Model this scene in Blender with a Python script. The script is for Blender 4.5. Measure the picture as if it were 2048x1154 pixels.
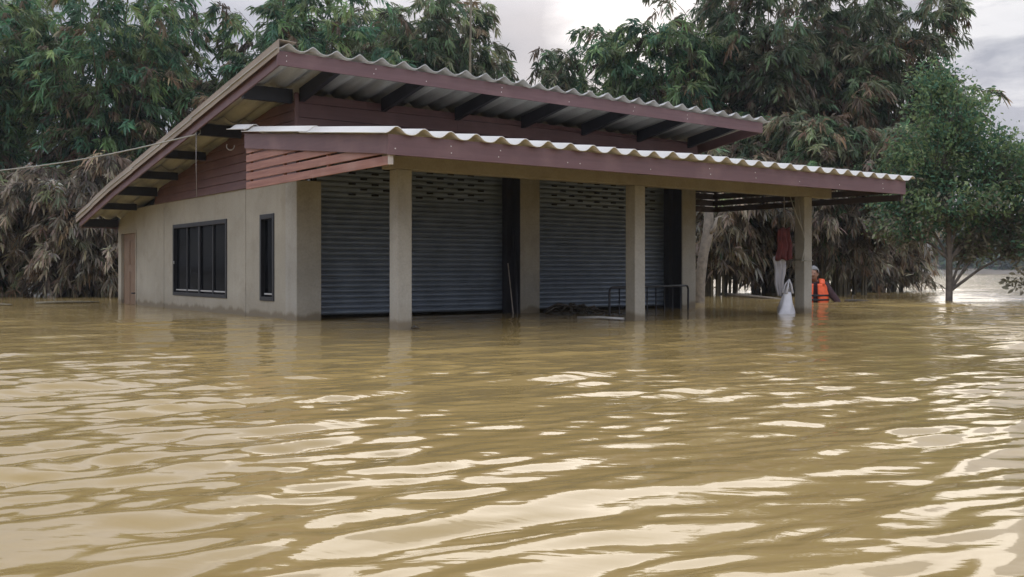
import bpy, bmesh, math, random
import numpy as np
from mathutils import Vector, Matrix

for _o in list(bpy.data.objects):
    bpy.data.objects.remove(_o, do_unlink=True)
SC = bpy.context.scene
COL = SC.collection
R = math.radians

# ------------------------------------------------------------------ camera
CAM_H = 0.53
cd = bpy.data.cameras.new('camera')
cd.sensor_width = 36.0
cd.lens = 36.0 * 2000.0 / 2048.0
cd.shift_y = -36.0 / 2048.0
cd.clip_start = 0.05
cd.clip_end = 5000.0
cam = bpy.data.objects.new('camera', cd)
COL.objects.link(cam)
cam.location = (0, 0, CAM_H)
cam.rotation_euler = (R(90), 0, 0)
SC.camera = cam

SC.view_settings.view_transform = 'Standard'
SC.view_settings.look = 'None'
SC.view_settings.gamma = 1.0
SC.view_settings.exposure = 0.0
SC.cycles.max_bounces = 8
SC.cycles.diffuse_bounces = 4
SC.cycles.glossy_bounces = 4
SC.cycles.transmission_bounces = 4
SC.cycles.transparent_max_bounces = 8
SC.cycles.caustics_reflective = False
SC.cycles.caustics_refractive = False
SC.cycles.sample_clamp_indirect = 4.0
SC.cycles.use_denoising = True

# ------------------------------------------------------------------ node helpers
def nd(nt, typ, **kw):
    n = nt.nodes.new(typ)
    for k, v in kw.items():
        if k.startswith('_'):
            setattr(n, k[1:], v)
        else:
            n.inputs[k.replace('__', ' ')].default_value = v
    return n

def lk(nt, a, b):
    nt.links.new(a, b)

def math_n(nt, op, a, b=None, c=None, clamp=False):
    n = nt.nodes.new('ShaderNodeMath'); n.operation = op; n.use_clamp = clamp
    for i, v in enumerate((a, b, c)):
        if v is None: continue
        if isinstance(v, (int, float)): n.inputs[i].default_value = v
        else: nt.links.new(v, n.inputs[i])
    return n.outputs[0]

def ramp(nt, fac, stops, interp='LINEAR'):
    n = nt.nodes.new('ShaderNodeValToRGB'); n.color_ramp.interpolation = interp
    cr = n.color_ramp
    while len(cr.elements) > 1: cr.elements.remove(cr.elements[-1])
    for i, (p, c) in enumerate(stops):
        if isinstance(c, (int, float)): c = (c, c, c)
        e = cr.elements[0] if i == 0 else cr.elements.new(p)
        e.position = p; e.color = (c[0], c[1], c[2], 1)
    nt.links.new(fac, n.inputs[0])
    return n.outputs[0]

def mixc(nt, fac, a, b, blend='MIX'):
    n = nt.nodes.new('ShaderNodeMix'); n.data_type = 'RGBA'; n.blend_type = blend
    for s, v in ((n.inputs[0], fac), (n.inputs[6], a), (n.inputs[7], b)):
        if isinstance(v, (int, float)): s.default_value = v
        elif isinstance(v, tuple): s.default_value = (v[0], v[1], v[2], 1)
        else: nt.links.new(v, s)
    return n.outputs[2]

def noise(nt, vec, scale, detail=4, rough=0.55, dist=0.0):
    n = nt.nodes.new('ShaderNodeTexNoise')
    n.inputs['Scale'].default_value = scale
    n.inputs['Detail'].default_value = detail
    n.inputs['Roughness'].default_value = rough
    n.inputs['Distortion'].default_value = dist
    if vec is not None: nt.links.new(vec, n.inputs['Vector'])
    return n.outputs[0]

def mapping(nt, vec, scale=(1, 1, 1), rot=(0, 0, 0), loc=(0, 0, 0)):
    n = nt.nodes.new('ShaderNodeMapping')
    n.inputs['Scale'].default_value = scale
    n.inputs['Rotation'].default_value = rot
    n.inputs['Location'].default_value = loc
    nt.links.new(vec, n.inputs['Vector'])
    return n.outputs[0]

# ------------------------------------------------------------------ world: overcast, sun glowing behind the cloud
SUN_AZ = math.atan2(246.0, 2000.0)      # to the right of the view axis (+Y)
SUN_EL = R(15.0)
sun_dir = Vector((math.sin(SUN_AZ) * math.cos(SUN_EL), math.cos(SUN_AZ) * math.cos(SUN_EL), math.sin(SUN_EL)))
W = bpy.data.worlds.new('World'); SC.world = W; W.use_nodes = True
nt = W.node_tree; nt.nodes.clear()
out = nt.nodes.new('ShaderNodeOutputWorld')
bg = nt.nodes.new('ShaderNodeBackground'); bg.inputs['Strength'].default_value = 0.1
sky = nt.nodes.new('ShaderNodeTexSky'); sky.sky_type = 'NISHITA'; sky.sun_disc = False
sky.sun_elevation = SUN_EL; sky.sun_rotation = SUN_AZ
sky.air_density = 1.0; sky.dust_density = 2.0; sky.ozone_density = 1.0
tc = nt.nodes.new('ShaderNodeTexCoord'); gen = tc.outputs['Generated']
sep = nt.nodes.new('ShaderNodeSeparateXYZ'); lk(nt, gen, sep.inputs[0])
zz = sep.outputs['Z']
cl = noise(nt, mapping(nt, gen, (1, 1, 2.6), loc=(3.1, 0.4, 1.7)), 3.2, 6, 0.52, 0.35)
cl2 = noise(nt, mapping(nt, gen, (1, 1, 3.2), loc=(0.3, 5.2, 0.7)), 8.0, 5, 0.55, 0.2)
cmix = math_n(nt, 'ADD', math_n(nt, 'MULTIPLY', cl, 0.72), math_n(nt, 'MULTIPLY', cl2, 0.28))
ccol = ramp(nt, cmix, [(0.38, (3.6, 3.95, 4.85)), (0.50, (4.5, 4.75, 5.65)), (0.58, (5.4, 5.6, 6.3)), (0.69, (9.0, 8.9, 8.8))], 'EASE')
elev = ramp(nt, zz, [(0.0, 1.02), (0.24, 1.0), (0.32, 1.75), (0.5, 2.5), (1.0, 2.5)])
ccol = mixc(nt, 1.0, ccol, elev, 'MULTIPLY')
back = ramp(nt, math_n(nt, 'ADD', math_n(nt, 'MULTIPLY', sep.outputs['Y'], 0.5), 0.5), [(0.35, (1.5, 1.5, 1.5)), (0.72, (0.98, 0.98, 0.99))])   # sky behind the viewer brightened to add light on the house front
ccol = mixc(nt, 1.0, ccol, back, 'MULTIPLY')
dot = nt.nodes.new('ShaderNodeVectorMath'); dot.operation = 'DOT_PRODUCT'
lk(nt, gen, dot.inputs[0]); dot.inputs[1].default_value = sun_dir
dv = math_n(nt, 'MAXIMUM', dot.outputs['Value'], 0.0)
dvn = math_n(nt, 'ADD', dv, math_n(nt, 'MULTIPLY', math_n(nt, 'SUBTRACT', cl2, 0.5), 0.006))
g1 = ramp(nt, dvn, [(0.9968, (0, 0, 0)), (0.9988, (1.8, 1.75, 1.65)), (0.9996, (6.5, 6.3, 5.9))], 'EASE')
g2 = math_n(nt, 'MULTIPLY', math_n(nt, 'POWER', dv, 3.0), ramp(nt, zz, [(0.0, 0.02), (0.22, 0.035), (0.33, 1.0), (0.7, 1.0)]))
d2 = nt.nodes.new('ShaderNodeVectorMath'); d2.operation = 'DOT_PRODUCT'
lk(nt, mapping(nt, gen, (1, 1, 1.0)), d2.inputs[0]); d2.inputs[1].default_value = Vector((0.50, 1.0, 0.245)).normalized()
d2n = math_n(nt, 'ADD', d2.outputs['Value'], math_n(nt, 'MULTIPLY', math_n(nt, 'SUBTRACT', cl2, 0.5), 0.02))
g3 = ramp(nt, d2n, [(0.9965, (0, 0, 0)), (0.9982, (2.6, 2.5, 2.2)), (1.0, (4.2, 4.0, 3.5))], 'EASE')
g1 = mixc(nt, 1.0, g1, g3, 'ADD')
glow = mixc(nt, 1.0, mixc(nt, 1.0, (4.6, 3.9, 3.1), g2, 'MULTIPLY'), g1, 'ADD')
both = mixc(nt, 0.05, mixc(nt, 1.0, ccol, glow, 'ADD'), sky.outputs[0])
lk(nt, both, bg.inputs['Color']); lk(nt, bg.outputs[0], out.inputs['Surface'])

sl = bpy.data.lights.new('sun', 'SUN'); sl.energy = 0.6; sl.angle = R(40); sl.color = (1.0, 0.9, 0.76)
so = bpy.data.objects.new('sun', sl); COL.objects.link(so)
so.rotation_euler = sun_dir.to_track_quat('Z', 'Y').to_euler()
so.location = (0, 0, 30)

# ------------------------------------------------------------------ object helpers
def tag(o, label=None, cat=None, group=None, kind=None):
    if label: o['label'] = label
    if cat: o['category'] = cat
    if group: o['group'] = group
    if kind: o['kind'] = kind
    return o

def empty(name, loc=(0, 0, 0), rz=0.0, parent=None):
    o = bpy.data.objects.new(name, None); COL.objects.link(o)
    o.empty_display_size = 0.2
    o.location = loc; o.rotation_euler = (0, 0, rz)
    if parent: o.parent = parent
    return o

class MB:
    """collects shapes, then links them as one mesh object"""
    def __init__(s): s.v = []; s.f = []; s.m = []; s.sm = []
    def add(s, vs, fs, m=0, smooth=False):
        b = len(s.v); s.v += [tuple(v) for v in vs]
        for f in fs:
            s.f.append([b + i for i in f]); s.m.append(m); s.sm.append(smooth)
        return s
    def box(s, x0, x1, y0, y1, z0, z1, m=0):
        vs = [(x0, y0, z0), (x1, y0, z0), (x1, y1, z0), (x0, y1, z0), (x0, y0, z1), (x1, y0, z1), (x1, y1, z1), (x0, y1, z1)]
        return s.add(vs, [(0, 3, 2, 1), (4, 5, 6, 7), (0, 1, 5, 4), (1, 2, 6, 5), (2, 3, 7, 6), (3, 0, 4, 7)], m)
    def hexa(s, bottom, top, m=0):
        return s.add(list(bottom) + list(top), [(0, 3, 2, 1), (4, 5, 6, 7), (0, 1, 5, 4), (1, 2, 6, 5), (2, 3, 7, 6), (3, 0, 4, 7)], m)
    def prism(s, poly, axis, a, b, m=0):
        """poly: 2D points; axis 'x': (y,z) pts swept in x from a to b; 'y': (x,z)"""
        n = len(poly)
        f = (lambda p, t: (t, p[0], p[1])) if axis == 'x' else (lambda p, t: (p[0], t, p[1]))
        vs = [f(p, a) for p in poly] + [f(p, b) for p in poly]
        fs = [tuple(range(n))[::-1], tuple(range(n, 2 * n))] + [(i, (i + 1) % n, n + (i + 1) % n, n + i) for i in range(n)]
        return s.add(vs, fs, m)
    def tube(s, pts, r, k=6, m=0, cap=True):
        pts = [Vector(p) for p in pts]; n = len(pts)
        rr = r if isinstance(r, (list, tuple)) else [r] * n
        vs = []; prev = None
        for i, p in enumerate(pts):
            t = (pts[min(i + 1, n - 1)] - pts[max(i - 1, 0)]).normalized()
            if prev is None:
                a = Vector((0, 0, 1)) if abs(t.z) < 0.9 else Vector((1, 0, 0))
                nx = t.cross(a).normalized()
            else:
                nx = (prev - t * prev.dot(t)).normalized()
            prev = nx; ny = t.cross(nx)
            for j in range(k):
                an = 2 * math.pi * j / k
                vs.append(p + (nx * math.cos(an) + ny * math.sin(an)) * rr[i])
        fs = []
        for i in range(n - 1):
            for j in range(k):
                fs.append((i * k + j, i * k + (j + 1) % k, (i + 1) * k + (j + 1) % k, (i + 1) * k + j))
        if cap:
            fs.append(tuple(range(k))[::-1]); fs.append(tuple(range((n - 1) * k, n * k)))
        return s.add(vs, fs, m, True)
    def build(s, name, mats, parent=None, bevel=0.0):
        me = bpy.data.meshes.new(name)
        me.from_pydata(s.v, [], s.f)
        for mt in (mats if isinstance(mats, (list, tuple)) else [mats]): me.materials.append(mt)
        me.polygons.foreach_set('material_index', s.m)
        me.polygons.foreach_set('use_smooth', s.sm)
        bm = bmesh.new(); bm.from_mesh(me); bmesh.ops.recalc_face_normals(bm, faces=bm.faces); bm.to_mesh(me); bm.free()
        me.update()
        o = bpy.data.objects.new(name, me); COL.objects.link(o)
        if parent: o.parent = parent
        if bevel:
            b = o.modifiers.new('bevel', 'BEVEL'); b.width = bevel; b.segments = 2; b.limit_method = 'ANGLE'; b.angle_limit = R(40)
        return o

# ------------------------------------------------------------------ materials
def mat(name):
    m = bpy.data.materials.new(name); m.use_nodes = True
    t = m.node_tree; b = t.nodes['Principled BSDF']
    tcn = t.nodes.new('ShaderNodeTexCoord')
    return m, t, b, tcn.outputs['Object']

def bump(t, b, h, strength=0.3, dist=0.01):
    n = t.nodes.new('ShaderNodeBump'); n.inputs['Strength'].default_value = strength; n.inputs['Distance'].default_value = dist
    t.links.new(h, n.inputs['Height']); t.links.new(n.outputs[0], b.inputs['Normal'])

def plaster(name, c1, c2, stain=(0.16, 0.13, 0.09), wet=True):
    m, t, b, co = mat(name)
    big = noise(t, co, 1.3, 5, 0.6)
    fine = noise(t, co, 45, 4, 0.6)
    streak = noise(t, mapping(t, co, (7, 7, 0.5)), 1.0, 4, 0.6)
    c = mixc(t, ramp(t, big, [(0.35, 0), (0.68, 1)]), c1, c2)
    c = mixc(t, math_n(t, 'MULTIPLY', ramp(t, streak, [(0.52, 0), (0.72, 1)]), 0.16), c, stain)
    c = mixc(t, math_n(t, 'MULTIPLY', ramp(t, noise(t, co, 3.4, 6, 0.65, 0.5), [(0.5, 0), (0.7, 1)]), 0.3), c, stain)
    c = mixc(t, math_n(t, 'MULTIPLY', ramp(t, fine, [(0.3, 1), (0.6, 0)]), 0.22), c, stain)
    if wet:                                       # damp band left by the flood
        sp = t.nodes.new('ShaderNodeSeparateXYZ'); t.links.new(co, sp.inputs[0])
        edge = noise(t, mapping(t, co, (3, 3, 0.2)), 1.5, 4)
        hgt = math_n(t, 'ADD', sp.outputs['Z'], math_n(t, 'MULTIPLY', math_n(t, 'SUBTRACT', edge, 0.5), 0.2))
        c = mixc(t, math_n(t, 'MULTIPLY', ramp(t, hgt, [(0.05, 1), (0.09, 0)]), 0.85), c, (0.13, 0.10, 0.06))
        c = mixc(t, math_n(t, 'MULTIPLY', ramp(t, hgt, [(0.10, 1), (0.26, 0)]), 0.28), c, (0.20, 0.165, 0.11))
    t.links.new(c, b.inputs['Base Color'])
    b.inputs['Roughness'].default_value = 0.85
    h = math_n(t, 'ADD', math_n(t, 'MULTIPLY', fine, 0.4), noise(t, co, 9, 4))
    bump(t, b, h, 0.35, 0.006)
    return m

M = {}
M['plaster'] = plaster('beige_plaster', (0.285, 0.262, 0.208), (0.35, 0.322, 0.258))
M['concrete'] = plaster('bare_concrete', (0.285, 0.27, 0.23), (0.38, 0.36, 0.31), (0.14, 0.12, 0.09))
M['beam'] = plaster('beam_concrete', (0.255, 0.23, 0.195), (0.31, 0.285, 0.24), (0.15, 0.11, 0.08), False)

def boards(name, c1, c2, rough=0.55, grain=(1.2, 1.2, 24), worn=(0.36, 0.25, 0.22)):
    m, t, b, co = mat(name)
    g = noise(t, mapping(t, co, grain), 1.6, 5, 0.6)
    big = noise(t, co, 2.2, 4, 0.6)
    c = mixc(t, ramp(t, g, [(0.3, 0), (0.7, 1)]), c1, c2)
    c = mixc(t, math_n(t, 'MULTIPLY', ramp(t, big, [(0.5, 0), (0.72, 1)]), 0.5), c, worn)
    t.links.new(c, b.inputs['Base Color']); b.inputs['Roughness'].default_value = rough
    bump(t, b, g, 0.25, 0.003)
    return m
M['fascia'] = boards('maroon_board', (0.105, 0.052, 0.053), (0.14, 0.072, 0.072), 0.5, worn=(0.22, 0.13, 0.12))
M['siding'] = boards('maroon_siding', (0.095, 0.045, 0.042), (0.135, 0.065, 0.058), 0.55, worn=(0.20, 0.11, 0.10))
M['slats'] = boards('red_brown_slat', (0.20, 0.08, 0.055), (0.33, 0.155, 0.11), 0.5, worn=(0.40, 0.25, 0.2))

M['shaded_slats'] = boards('shaded_slat', (0.03, 0.022, 0.02), (0.05, 0.035, 0.03), 0.7, worn=(0.07, 0.05, 0.045))  # near-black copy of the slats, backlit shade put into the colour

def sheet(name, c1, c2, dirt, amt=0.5):
    m, t, b, co = mat(name)
    big = noise(t, co, 1.6, 6, 0.62)
    st = noise(t, mapping(t, co, (9, 0.7, 2)), 1.2, 5, 0.6)
    fine = noise(t, co, 60, 3)
    c = mixc(t, ramp(t, big, [(0.3, 0), (0.7, 1)]), c1, c2)
    c = mixc(t, math_n(t, 'MULTIPLY', ramp(t, st, [(0.45, 0), (0.75, 1)]), amt), c, dirt)
    c = mixc(t, math_n(t, 'MULTIPLY', ramp(t, fine, [(0.3, 1), (0.55, 0)]), 0.2), c, dirt)
    t.links.new(c, b.inputs['Base Color']); b.inputs['Roughness'].default_value = 0.8
    bump(t, b, fine, 0.2, 0.003)
    return m
M['roof_old'] = sheet('weathered_fibre_cement', (0.39, 0.39, 0.37), (0.49, 0.49, 0.465), (0.19, 0.175, 0.14), 0.6)
M['roof_new'] = sheet('cream_fibre_cement', (0.64, 0.625, 0.585), (0.55, 0.535, 0.49), (0.5, 0.45, 0.37), 0.35)
M['verge'] = sheet('verge_cap', (0.25, 0.205, 0.165), (0.33, 0.28, 0.225), (0.15, 0.12, 0.09), 0.5)

def plain(name, c, rough=0.5, metal=0.0, var=0.25, sc=12):
    m, t, b, co = mat(name)
    n = noise(t, co, sc, 5, 0.6)
    c2 = tuple(x * (1 - var) for x in c)
    t.links.new(mixc(t, ramp(t, n, [(0.35, 0), (0.65, 1)]), c, c2), b.inputs['Base Color'])
    b.inputs['Roughness'].default_value = rough; b.inputs['Metallic'].default_value = metal
    bump(t, b, n, 0.15, 0.002)
    return m
M['steel_dark'] = plain('black_painted_steel', (0.018, 0.018, 0.022), 0.5)
M['rail_and_shade'] = plain('dark_rail_and_shade', (0.02, 0.02, 0.024), 0.7)  # near-black for rails, also paints the shade on the column reveals
M['shutter'] = plain('grey_shutter_steel', (0.175, 0.21, 0.255), 0.40, 0.25, 0.25, 5)
M['black'] = plain('black_slot', (0.003, 0.003, 0.004), 0.9)
M['alu'] = plain('black_aluminium', (0.010, 0.010, 0.011), 0.5, 0.0)
M['sill'] = plain('pale_aluminium', (0.45, 0.44, 0.42), 0.4, 0.3)
M['screw'] = plain('screw_head', (0.75, 0.72, 0.68), 0.5)
M['trim_pale'] = plain('pale_board_end', (0.50, 0.44, 0.38), 0.7)
M['door'] = boards('brown_door', (0.15, 0.09, 0.052), (0.20, 0.125, 0.075), 0.5, (22, 22, 1.0), worn=(0.3, 0.22, 0.15))
M['cable'] = plain('pale_cable', (0.32, 0.31, 0.26), 0.6)
M['wire'] = plain('grey_wire', (0.25, 0.23, 0.22), 0.5)
m, t, b, co = mat('dark_window_glass')
b.inputs['Base Color'].default_value = (0.004, 0.0045, 0.005, 1); b.inputs['Roughness'].default_value = 0.08
b.inputs['IOR'].default_value = 1.3
bump(t, b, noise(t, co, 3.0, 2), 0.05, 0.01)
b.inputs['IOR'].default_value = 1.12; b.inputs['Specular IOR Level'].default_value = 0.12; M['glass'] = m

# ------------------------------------------------------------------ water
rng = np.random.default_rng(7)
def axis_steps(lo, hi, dense_lo, dense_hi, st, grow, mx):
    a = list(np.arange(dense_lo, dense_hi + 1e-6, st))
    h = st; p = a[-1]; up = []
    while p < hi:
        h = min(h * grow, mx); p += h; up.append(p)
    h = st; p = a[0]; dn = []
    while p > lo:
        h = min(h * grow, mx); p -= h; dn.append(p)
    return np.array(dn[::-1] + a + up)
gx = axis_steps(-900, 900, -2.2, 2.2, 0.018, 1.02, 60)
gy = axis_steps(-900, 1500, 1.2, 5.0, 0.015, 1.016, 60)
XX, YY = np.meshgrid(gx, gy)
DX = np.maximum(np.gradient(gx)[None, :] + 0 * YY, np.gradient(gy)[:, None] + 0 * XX)
ZZ = np.zeros_like(XX)
base_ang = math.atan2(0.8086, -0.588)
# patches where the breeze roughens the water or leaves it calm
PAT = 0.74 + 0.30 * np.sin(XX * 0.9 + 1.3 * np.sin(YY * 0.35 + 0.6)) * np.sin(YY * 0.75 + 0.8 * np.sin(XX * 0.5) + 2.0) + 0.24 * np.sin(XX * 2.3 + 1.7 * YY + 1.2 * np.sin(YY * 1.9)) * np.sin(YY * 2.6 - 1.1 * XX + np.sin(2.1 * XX))
CALM = 1.0 - 0.6 * np.exp(-(((XX - 1.3) / 1.3) ** 2 + ((YY - 1.9) / 0.75) ** 2))
for i in range(96):
    lam = 0.085 * (0.80 / 0.085) ** (rng.random() ** 1.15)
    ang = base_ang + 0.02 + rng.normal(0, 0.25)
    if lam < 0.22: ang = base_ang - 0.1 + rng.normal(0, 0.32)
    k = 2 * math.pi / lam
    slope = 0.034 * (0.6 + 0.8 * rng.random()) * (0.95 if lam < 0.3 else 0.70)
    A = slope / k
    ph = rng.random() * 6.283
    ws = max(lam, 0.3)
    warp = 0.5 * np.sin(XX * 0.42 / ws + ph) + 0.5 * np.sin(YY * 0.33 / ws + 2 * ph)
    th = k * (XX * math.cos(ang) + YY * math.sin(ang)) + ph + warp
    fade = np.clip((lam / 2.8 - DX) / (lam / 6.0), 0, 1)
    ZZ += A * fade * (np.sin(th) + 0.28 * np.cos(2 * th))
for i in range(18):                                                         # fine capillary ripples
    lam = rng.uniform(0.045, 0.10); k = 2 * math.pi / lam; ang = base_ang - 0.25 + rng.normal(0, 0.6)
    fade = np.clip((lam / 2.6 - DX) / (lam / 6.0), 0, 1)
    th = k * (XX * math.cos(ang) + YY * math.sin(ang)) + rng.random() * 6.283 + 0.8 * np.sin(XX * 3.1 + i) + 0.8 * np.sin(YY * 3.7 + 2 * i)
    ZZ += 0.016 / k * fade * np.sin(th) * (0.5 + 0.5 * np.sin(XX * 1.7 + 2.2 * YY + i))
LEE = np.clip((YY - 3.0) / 2.5, 0, 1) * (0.62 + 0.38 * np.exp(-((XX - 0.6 - 0.05 * YY) / 2.2) ** 2))
ZZ *= 1.0 - 0.52 * LEE                                                      # calmer in the lee of the house
ZZ *= PAT * CALM
OPEN = np.clip((XX - (0.9 + 0.17 * YY)) / 1.6, 0, 1) * np.clip((YY - 3.0) / 4.0, 0, 1)
OPEN = np.maximum(OPEN, np.clip((YY - 24.0) / 10.0, 0, 1))
for i in range(26):                                                         # wind chop on the open river
    lam = 0.5 * (2.4 / 0.5) ** rng.random(); k = 2 * math.pi / lam; ang = R(97) + rng.normal(0, 0.42)
    fade = np.clip((lam / 2.6 - DX) / (lam / 6.0), 0, 1)
    ZZ += OPEN * fade * 0.024 / k * np.sin(k * (XX * math.cos(ang) + YY * math.sin(ang)) + rng.random() * 6.283 + 0.5 * np.sin(XX * 0.5 + i))

wv = np.stack([XX, YY, ZZ], -1).reshape(-1, 3).astype(np.float32)
ny_, nx_ = XX.shape
idx = np.arange(ny_ * nx_).reshape(ny_, nx_)
quads = np.stack([idx[:-1, :-1], idx[:-1, 1:], idx[1:, 1:], idx[1:, :-1]], -1).reshape(-1, 4)

def fast_mesh(name, verts, loops, starts, smooth=True):
    me = bpy.data.meshes.new(name)
    me.vertices.add(len(verts)); me.vertices.foreach_set('co', np.ascontiguousarray(verts, np.float32).ravel())
    me.loops.add(len(loops)); me.loops.foreach_set('vertex_index', np.ascontiguousarray(loops, np.int32))
    me.polygons.add(len(starts)); me.polygons.foreach_set('loop_start', np.ascontiguousarray(starts, np.int32))
    me.polygons.foreach_set('use_smooth', np.full(len(starts), smooth))
    me.update(calc_edges=True)
    return me

m, t, b, co = mat('muddy_flood_water')
mud = noise(t, mapping(t, co, (0.5, 0.5, 1)), 0.6, 5, 0.55, 0.6)
c = mixc(t, ramp(t, mud, [(0.35, 0), (0.65, 1)]), (0.295, 0.205, 0.076), (0.35, 0.25, 0.098))
t.links.new(c, b.inputs['Base Color'])
b.inputs['Roughness'].default_value = 0.055; b.inputs['IOR'].default_value = 1.333
mp = mapping(t, co, (2.0, 7.0, 1), (0, 0, -R(36)))
rp = noise(t, mp, 1.6, 3, 0.5, 0.8)
mp2 = mapping(t, co, (0.55, 2.2, 1), (0, 0, -R(28)))
rp2 = noise(t, mp2, 1.3, 3, 0.5, 0.6)
geo = t.nodes.new('ShaderNodeSeparateXYZ'); t.links.new(co, geo.inputs[0])
open_w = math_n(t, 'SUBTRACT', geo.outputs['X'], math_n(t, 'ADD', 1.2, math_n(t, 'MULTIPLY', geo.outputs['Y'], 0.17)))
open_r = ramp(t, math_n(t, 'DIVIDE', open_w, 3.0), [(0.0, 0.0), (0.6, 1.0)])
dist_r = ramp(t, math_n(t, 'DIVIDE', geo.outputs['Y'], 60.0), [(0.05, 0.0), (0.12, 0.28), (0.40, 0.35), (0.75, 1.0)])
far = math_n(t, 'MAXIMUM', dist_r, math_n(t, 'MULTIPLY', open_r, ramp(t, math_n(t, 'DIVIDE', geo.outputs['Y'], 20.0), [(0.1, 0.0), (0.42, 1.0)])))   # the open river is choppier than the sheltered forecourt
bp1 = t.nodes.new('ShaderNodeBump'); bp1.inputs['Distance'].default_value = 0.02
t.links.new(math_n(t, 'ADD', 0.10, math_n(t, 'MULTIPLY', far, 0.65)), bp1.inputs['Strength']); t.links.new(rp, bp1.inputs['Height'])
bp2 = t.nodes.new('ShaderNodeBump'); bp2.inputs['Distance'].default_value = 0.06
t.links.new(math_n(t, 'MULTIPLY', far, 0.9), bp2.inputs['Strength']); t.links.new(rp2, bp2.inputs['Height'])
t.links.new(bp1.outputs[0], bp2.inputs['Normal']); t.links.new(bp2.outputs[0], b.inputs['Normal'])
M['water'] = m
wme = fast_mesh('water', wv, quads.ravel(), np.arange(len(quads)) * 4)
wme.materials.append(M['water'])
water = bpy.data.objects.new('water', wme); COL.objects.link(water); tag(water, kind='structure')

# ------------------------------------------------------------------ house
HOUSE = empty('flooded_house', (-1.02, 8.908, 0), math.atan2(0.5883, 0.8086))
tag(HOUSE, 'flooded single storey house with maroon siding, two grey shutters and a pillared porch', 'house')
# local axes: x along the shuttered front, y into the house, z up from the water
S0, S1, D0, D1, ZB = -0.045, 5.96, 2.06, 9.04, -0.95
TILT = 0.0123
def zroof(d, s=-0.635):                     # underside of the upper roof sheets
    if d < 7.03: z = 2.605 - 0.1519 * (d - 1.15)
    else: z = 1.712 - 0.179 * (d - 7.03)
    return z - TILT * (s + 0.635)
def zporch(d): return 1.600 + 0.113 * (d + 0.9)

# walls ------------------------------------------------------------
wl = MB()
T = 0.12
ZS = 1.49                                    # foot of the siding
x0, x1 = S0, S0 + T
W1, W2, DR = (4.117, 6.206), (2.66, 3.062), (7.99, 8.86)
WZ = (0.19, 1.162); DZ = 1.15
def wtop(d): return min(ZS, zroof(d) - 0.02)
def seg(a, b_, za, zb=None):
    if zb is None:
        cuts = [a] + [q for q in (7.03, 8.2) if a < q < b_] + [b_]
        zc = 8.24
        poly = [(a, za), (b_, za)] + [(q, wtop(q)) for q in cuts[::-1]]
        wl.prism(poly, 'x', x0, x1)
    else:
        wl.box(x0, x1, a, b_, za, zb)
cols = [(2.06, 2.36), (3.5, 3.72), (6.62, 6.84)]
seg(2.36, W2[0], ZB); seg(W2[0], W2[1], ZB, WZ[0]); seg(W2[0], W2[1], WZ[1]); seg(W2[1], W1[0], ZB)
seg(W1[0], W1[1], ZB, WZ[0]); seg(W1[0], W1[1], WZ[1]); seg(W1[1], DR[0], ZB); seg(DR[0], DR[1], DZ); seg(DR[1], D1, ZB)
wl.box(S1 - T, S1, D0 + 0.3, D1, ZB, 1.2)                         # far side wall
wl.prism([(D0 + 0.3, 1.2), (D1, 1.2), (D1, zroof(D1, S1) - 0.03), (7.03, zroof(7.03, S1) - 0.03), (D0 + 0.3, zroof(2.36, S1) - 0.03)], 'x', S1 - T, S1)
wl.box(S0 + T, S1 - T, D1 - T, D1, ZB, 1.20)                     # back wall
wl.build('wall', M['plaster'], HOUSE)

# columns standing a few millimetres proud of the plaster
for (sa, sb, da, db, zt) in ((S0, 0.236, 2.06, 2.357, 1.487), (2.896, 3.19, 2.06, 2.40, 1.75), (5.695, S1, 2.06, 2.357, 1.75)):
    MB().box(sa - 0.004, sb, da, db, ZB, zt).build('column', M['concrete'], HOUSE, 0.008)
for da, db in cols[1:]:
    MB().box(S0 - 0.006, S0 - 0.0005, da, db, ZB, min(1.488, wtop(db) - 0.01)).build('pilaster', M['plaster'], HOUSE, 0.003)

# shutters ----------------------------------------------------------
def shutter(sa, sb, c0, n):
    mb = MB(); zt = 1.9; pitch = 0.06; df = 2.36
    z = 1.385 - 0.03 - pitch * 22
    rows = []
    while z < zt:
        for fr, dep in ((0.0, 0.020), (0.08, 0.006), (0.28, -0.006), (0.52, -0.009), (0.74, -0.004), (0.86, 0.004), (0.93, 0.019)):
            rows.append((z + fr * pitch, df + dep * (1.0 if z < 1.30 else 0.3)))
        z += pitch
    n_ = len(rows)
    vs = [(sa, d, z) for z, d in rows] + [(sb, d, z) for z, d in rows]
    mb.add(vs, [(i, n_ + i, n_ + i + 1, i + 1) for i in range(n_ - 1)], 0, True)
    for r in range(6):                                          # staggered air slots
        zc = 1.385 + 0.06 * r
        off = c0 if r % 2 == 0 else c0 + 0.146
        kk = n if r % 2 == 0 else n - 1
        for j in range(kk):
            s = off + 0.292 * j
            mb.box(s - 0.043, s + 0.043, df - 0.0125, df + 0.012, zc - 0.011, zc + 0.011, 1)
    o = mb.build('roller_shutter', [M['shutter'], M['black']], HOUSE)
    MB().box(sb - 0.075, sb - 0.002, df - 0.11, df - 0.012, ZB, 1.9).box(sb - 0.012, sb - 0.001, 2.07, df - 0.115, ZB, 1.9).build('guide_rail_shade', M['rail_and_shade'], o, 0.004)  # dark channel and plate over the column reveal stand in for its shade
    MB().box(sa + 0.002, sa + 0.06, df - 0.05, df - 0.012, ZB, 1.9).build('guide_rail_shade', M['rail_and_shade'], o, 0.004)
    return o
shutter(0.238, 2.894, 0.748, 7)
shutter(3.192, 5.693, 3.651, 7)

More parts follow.
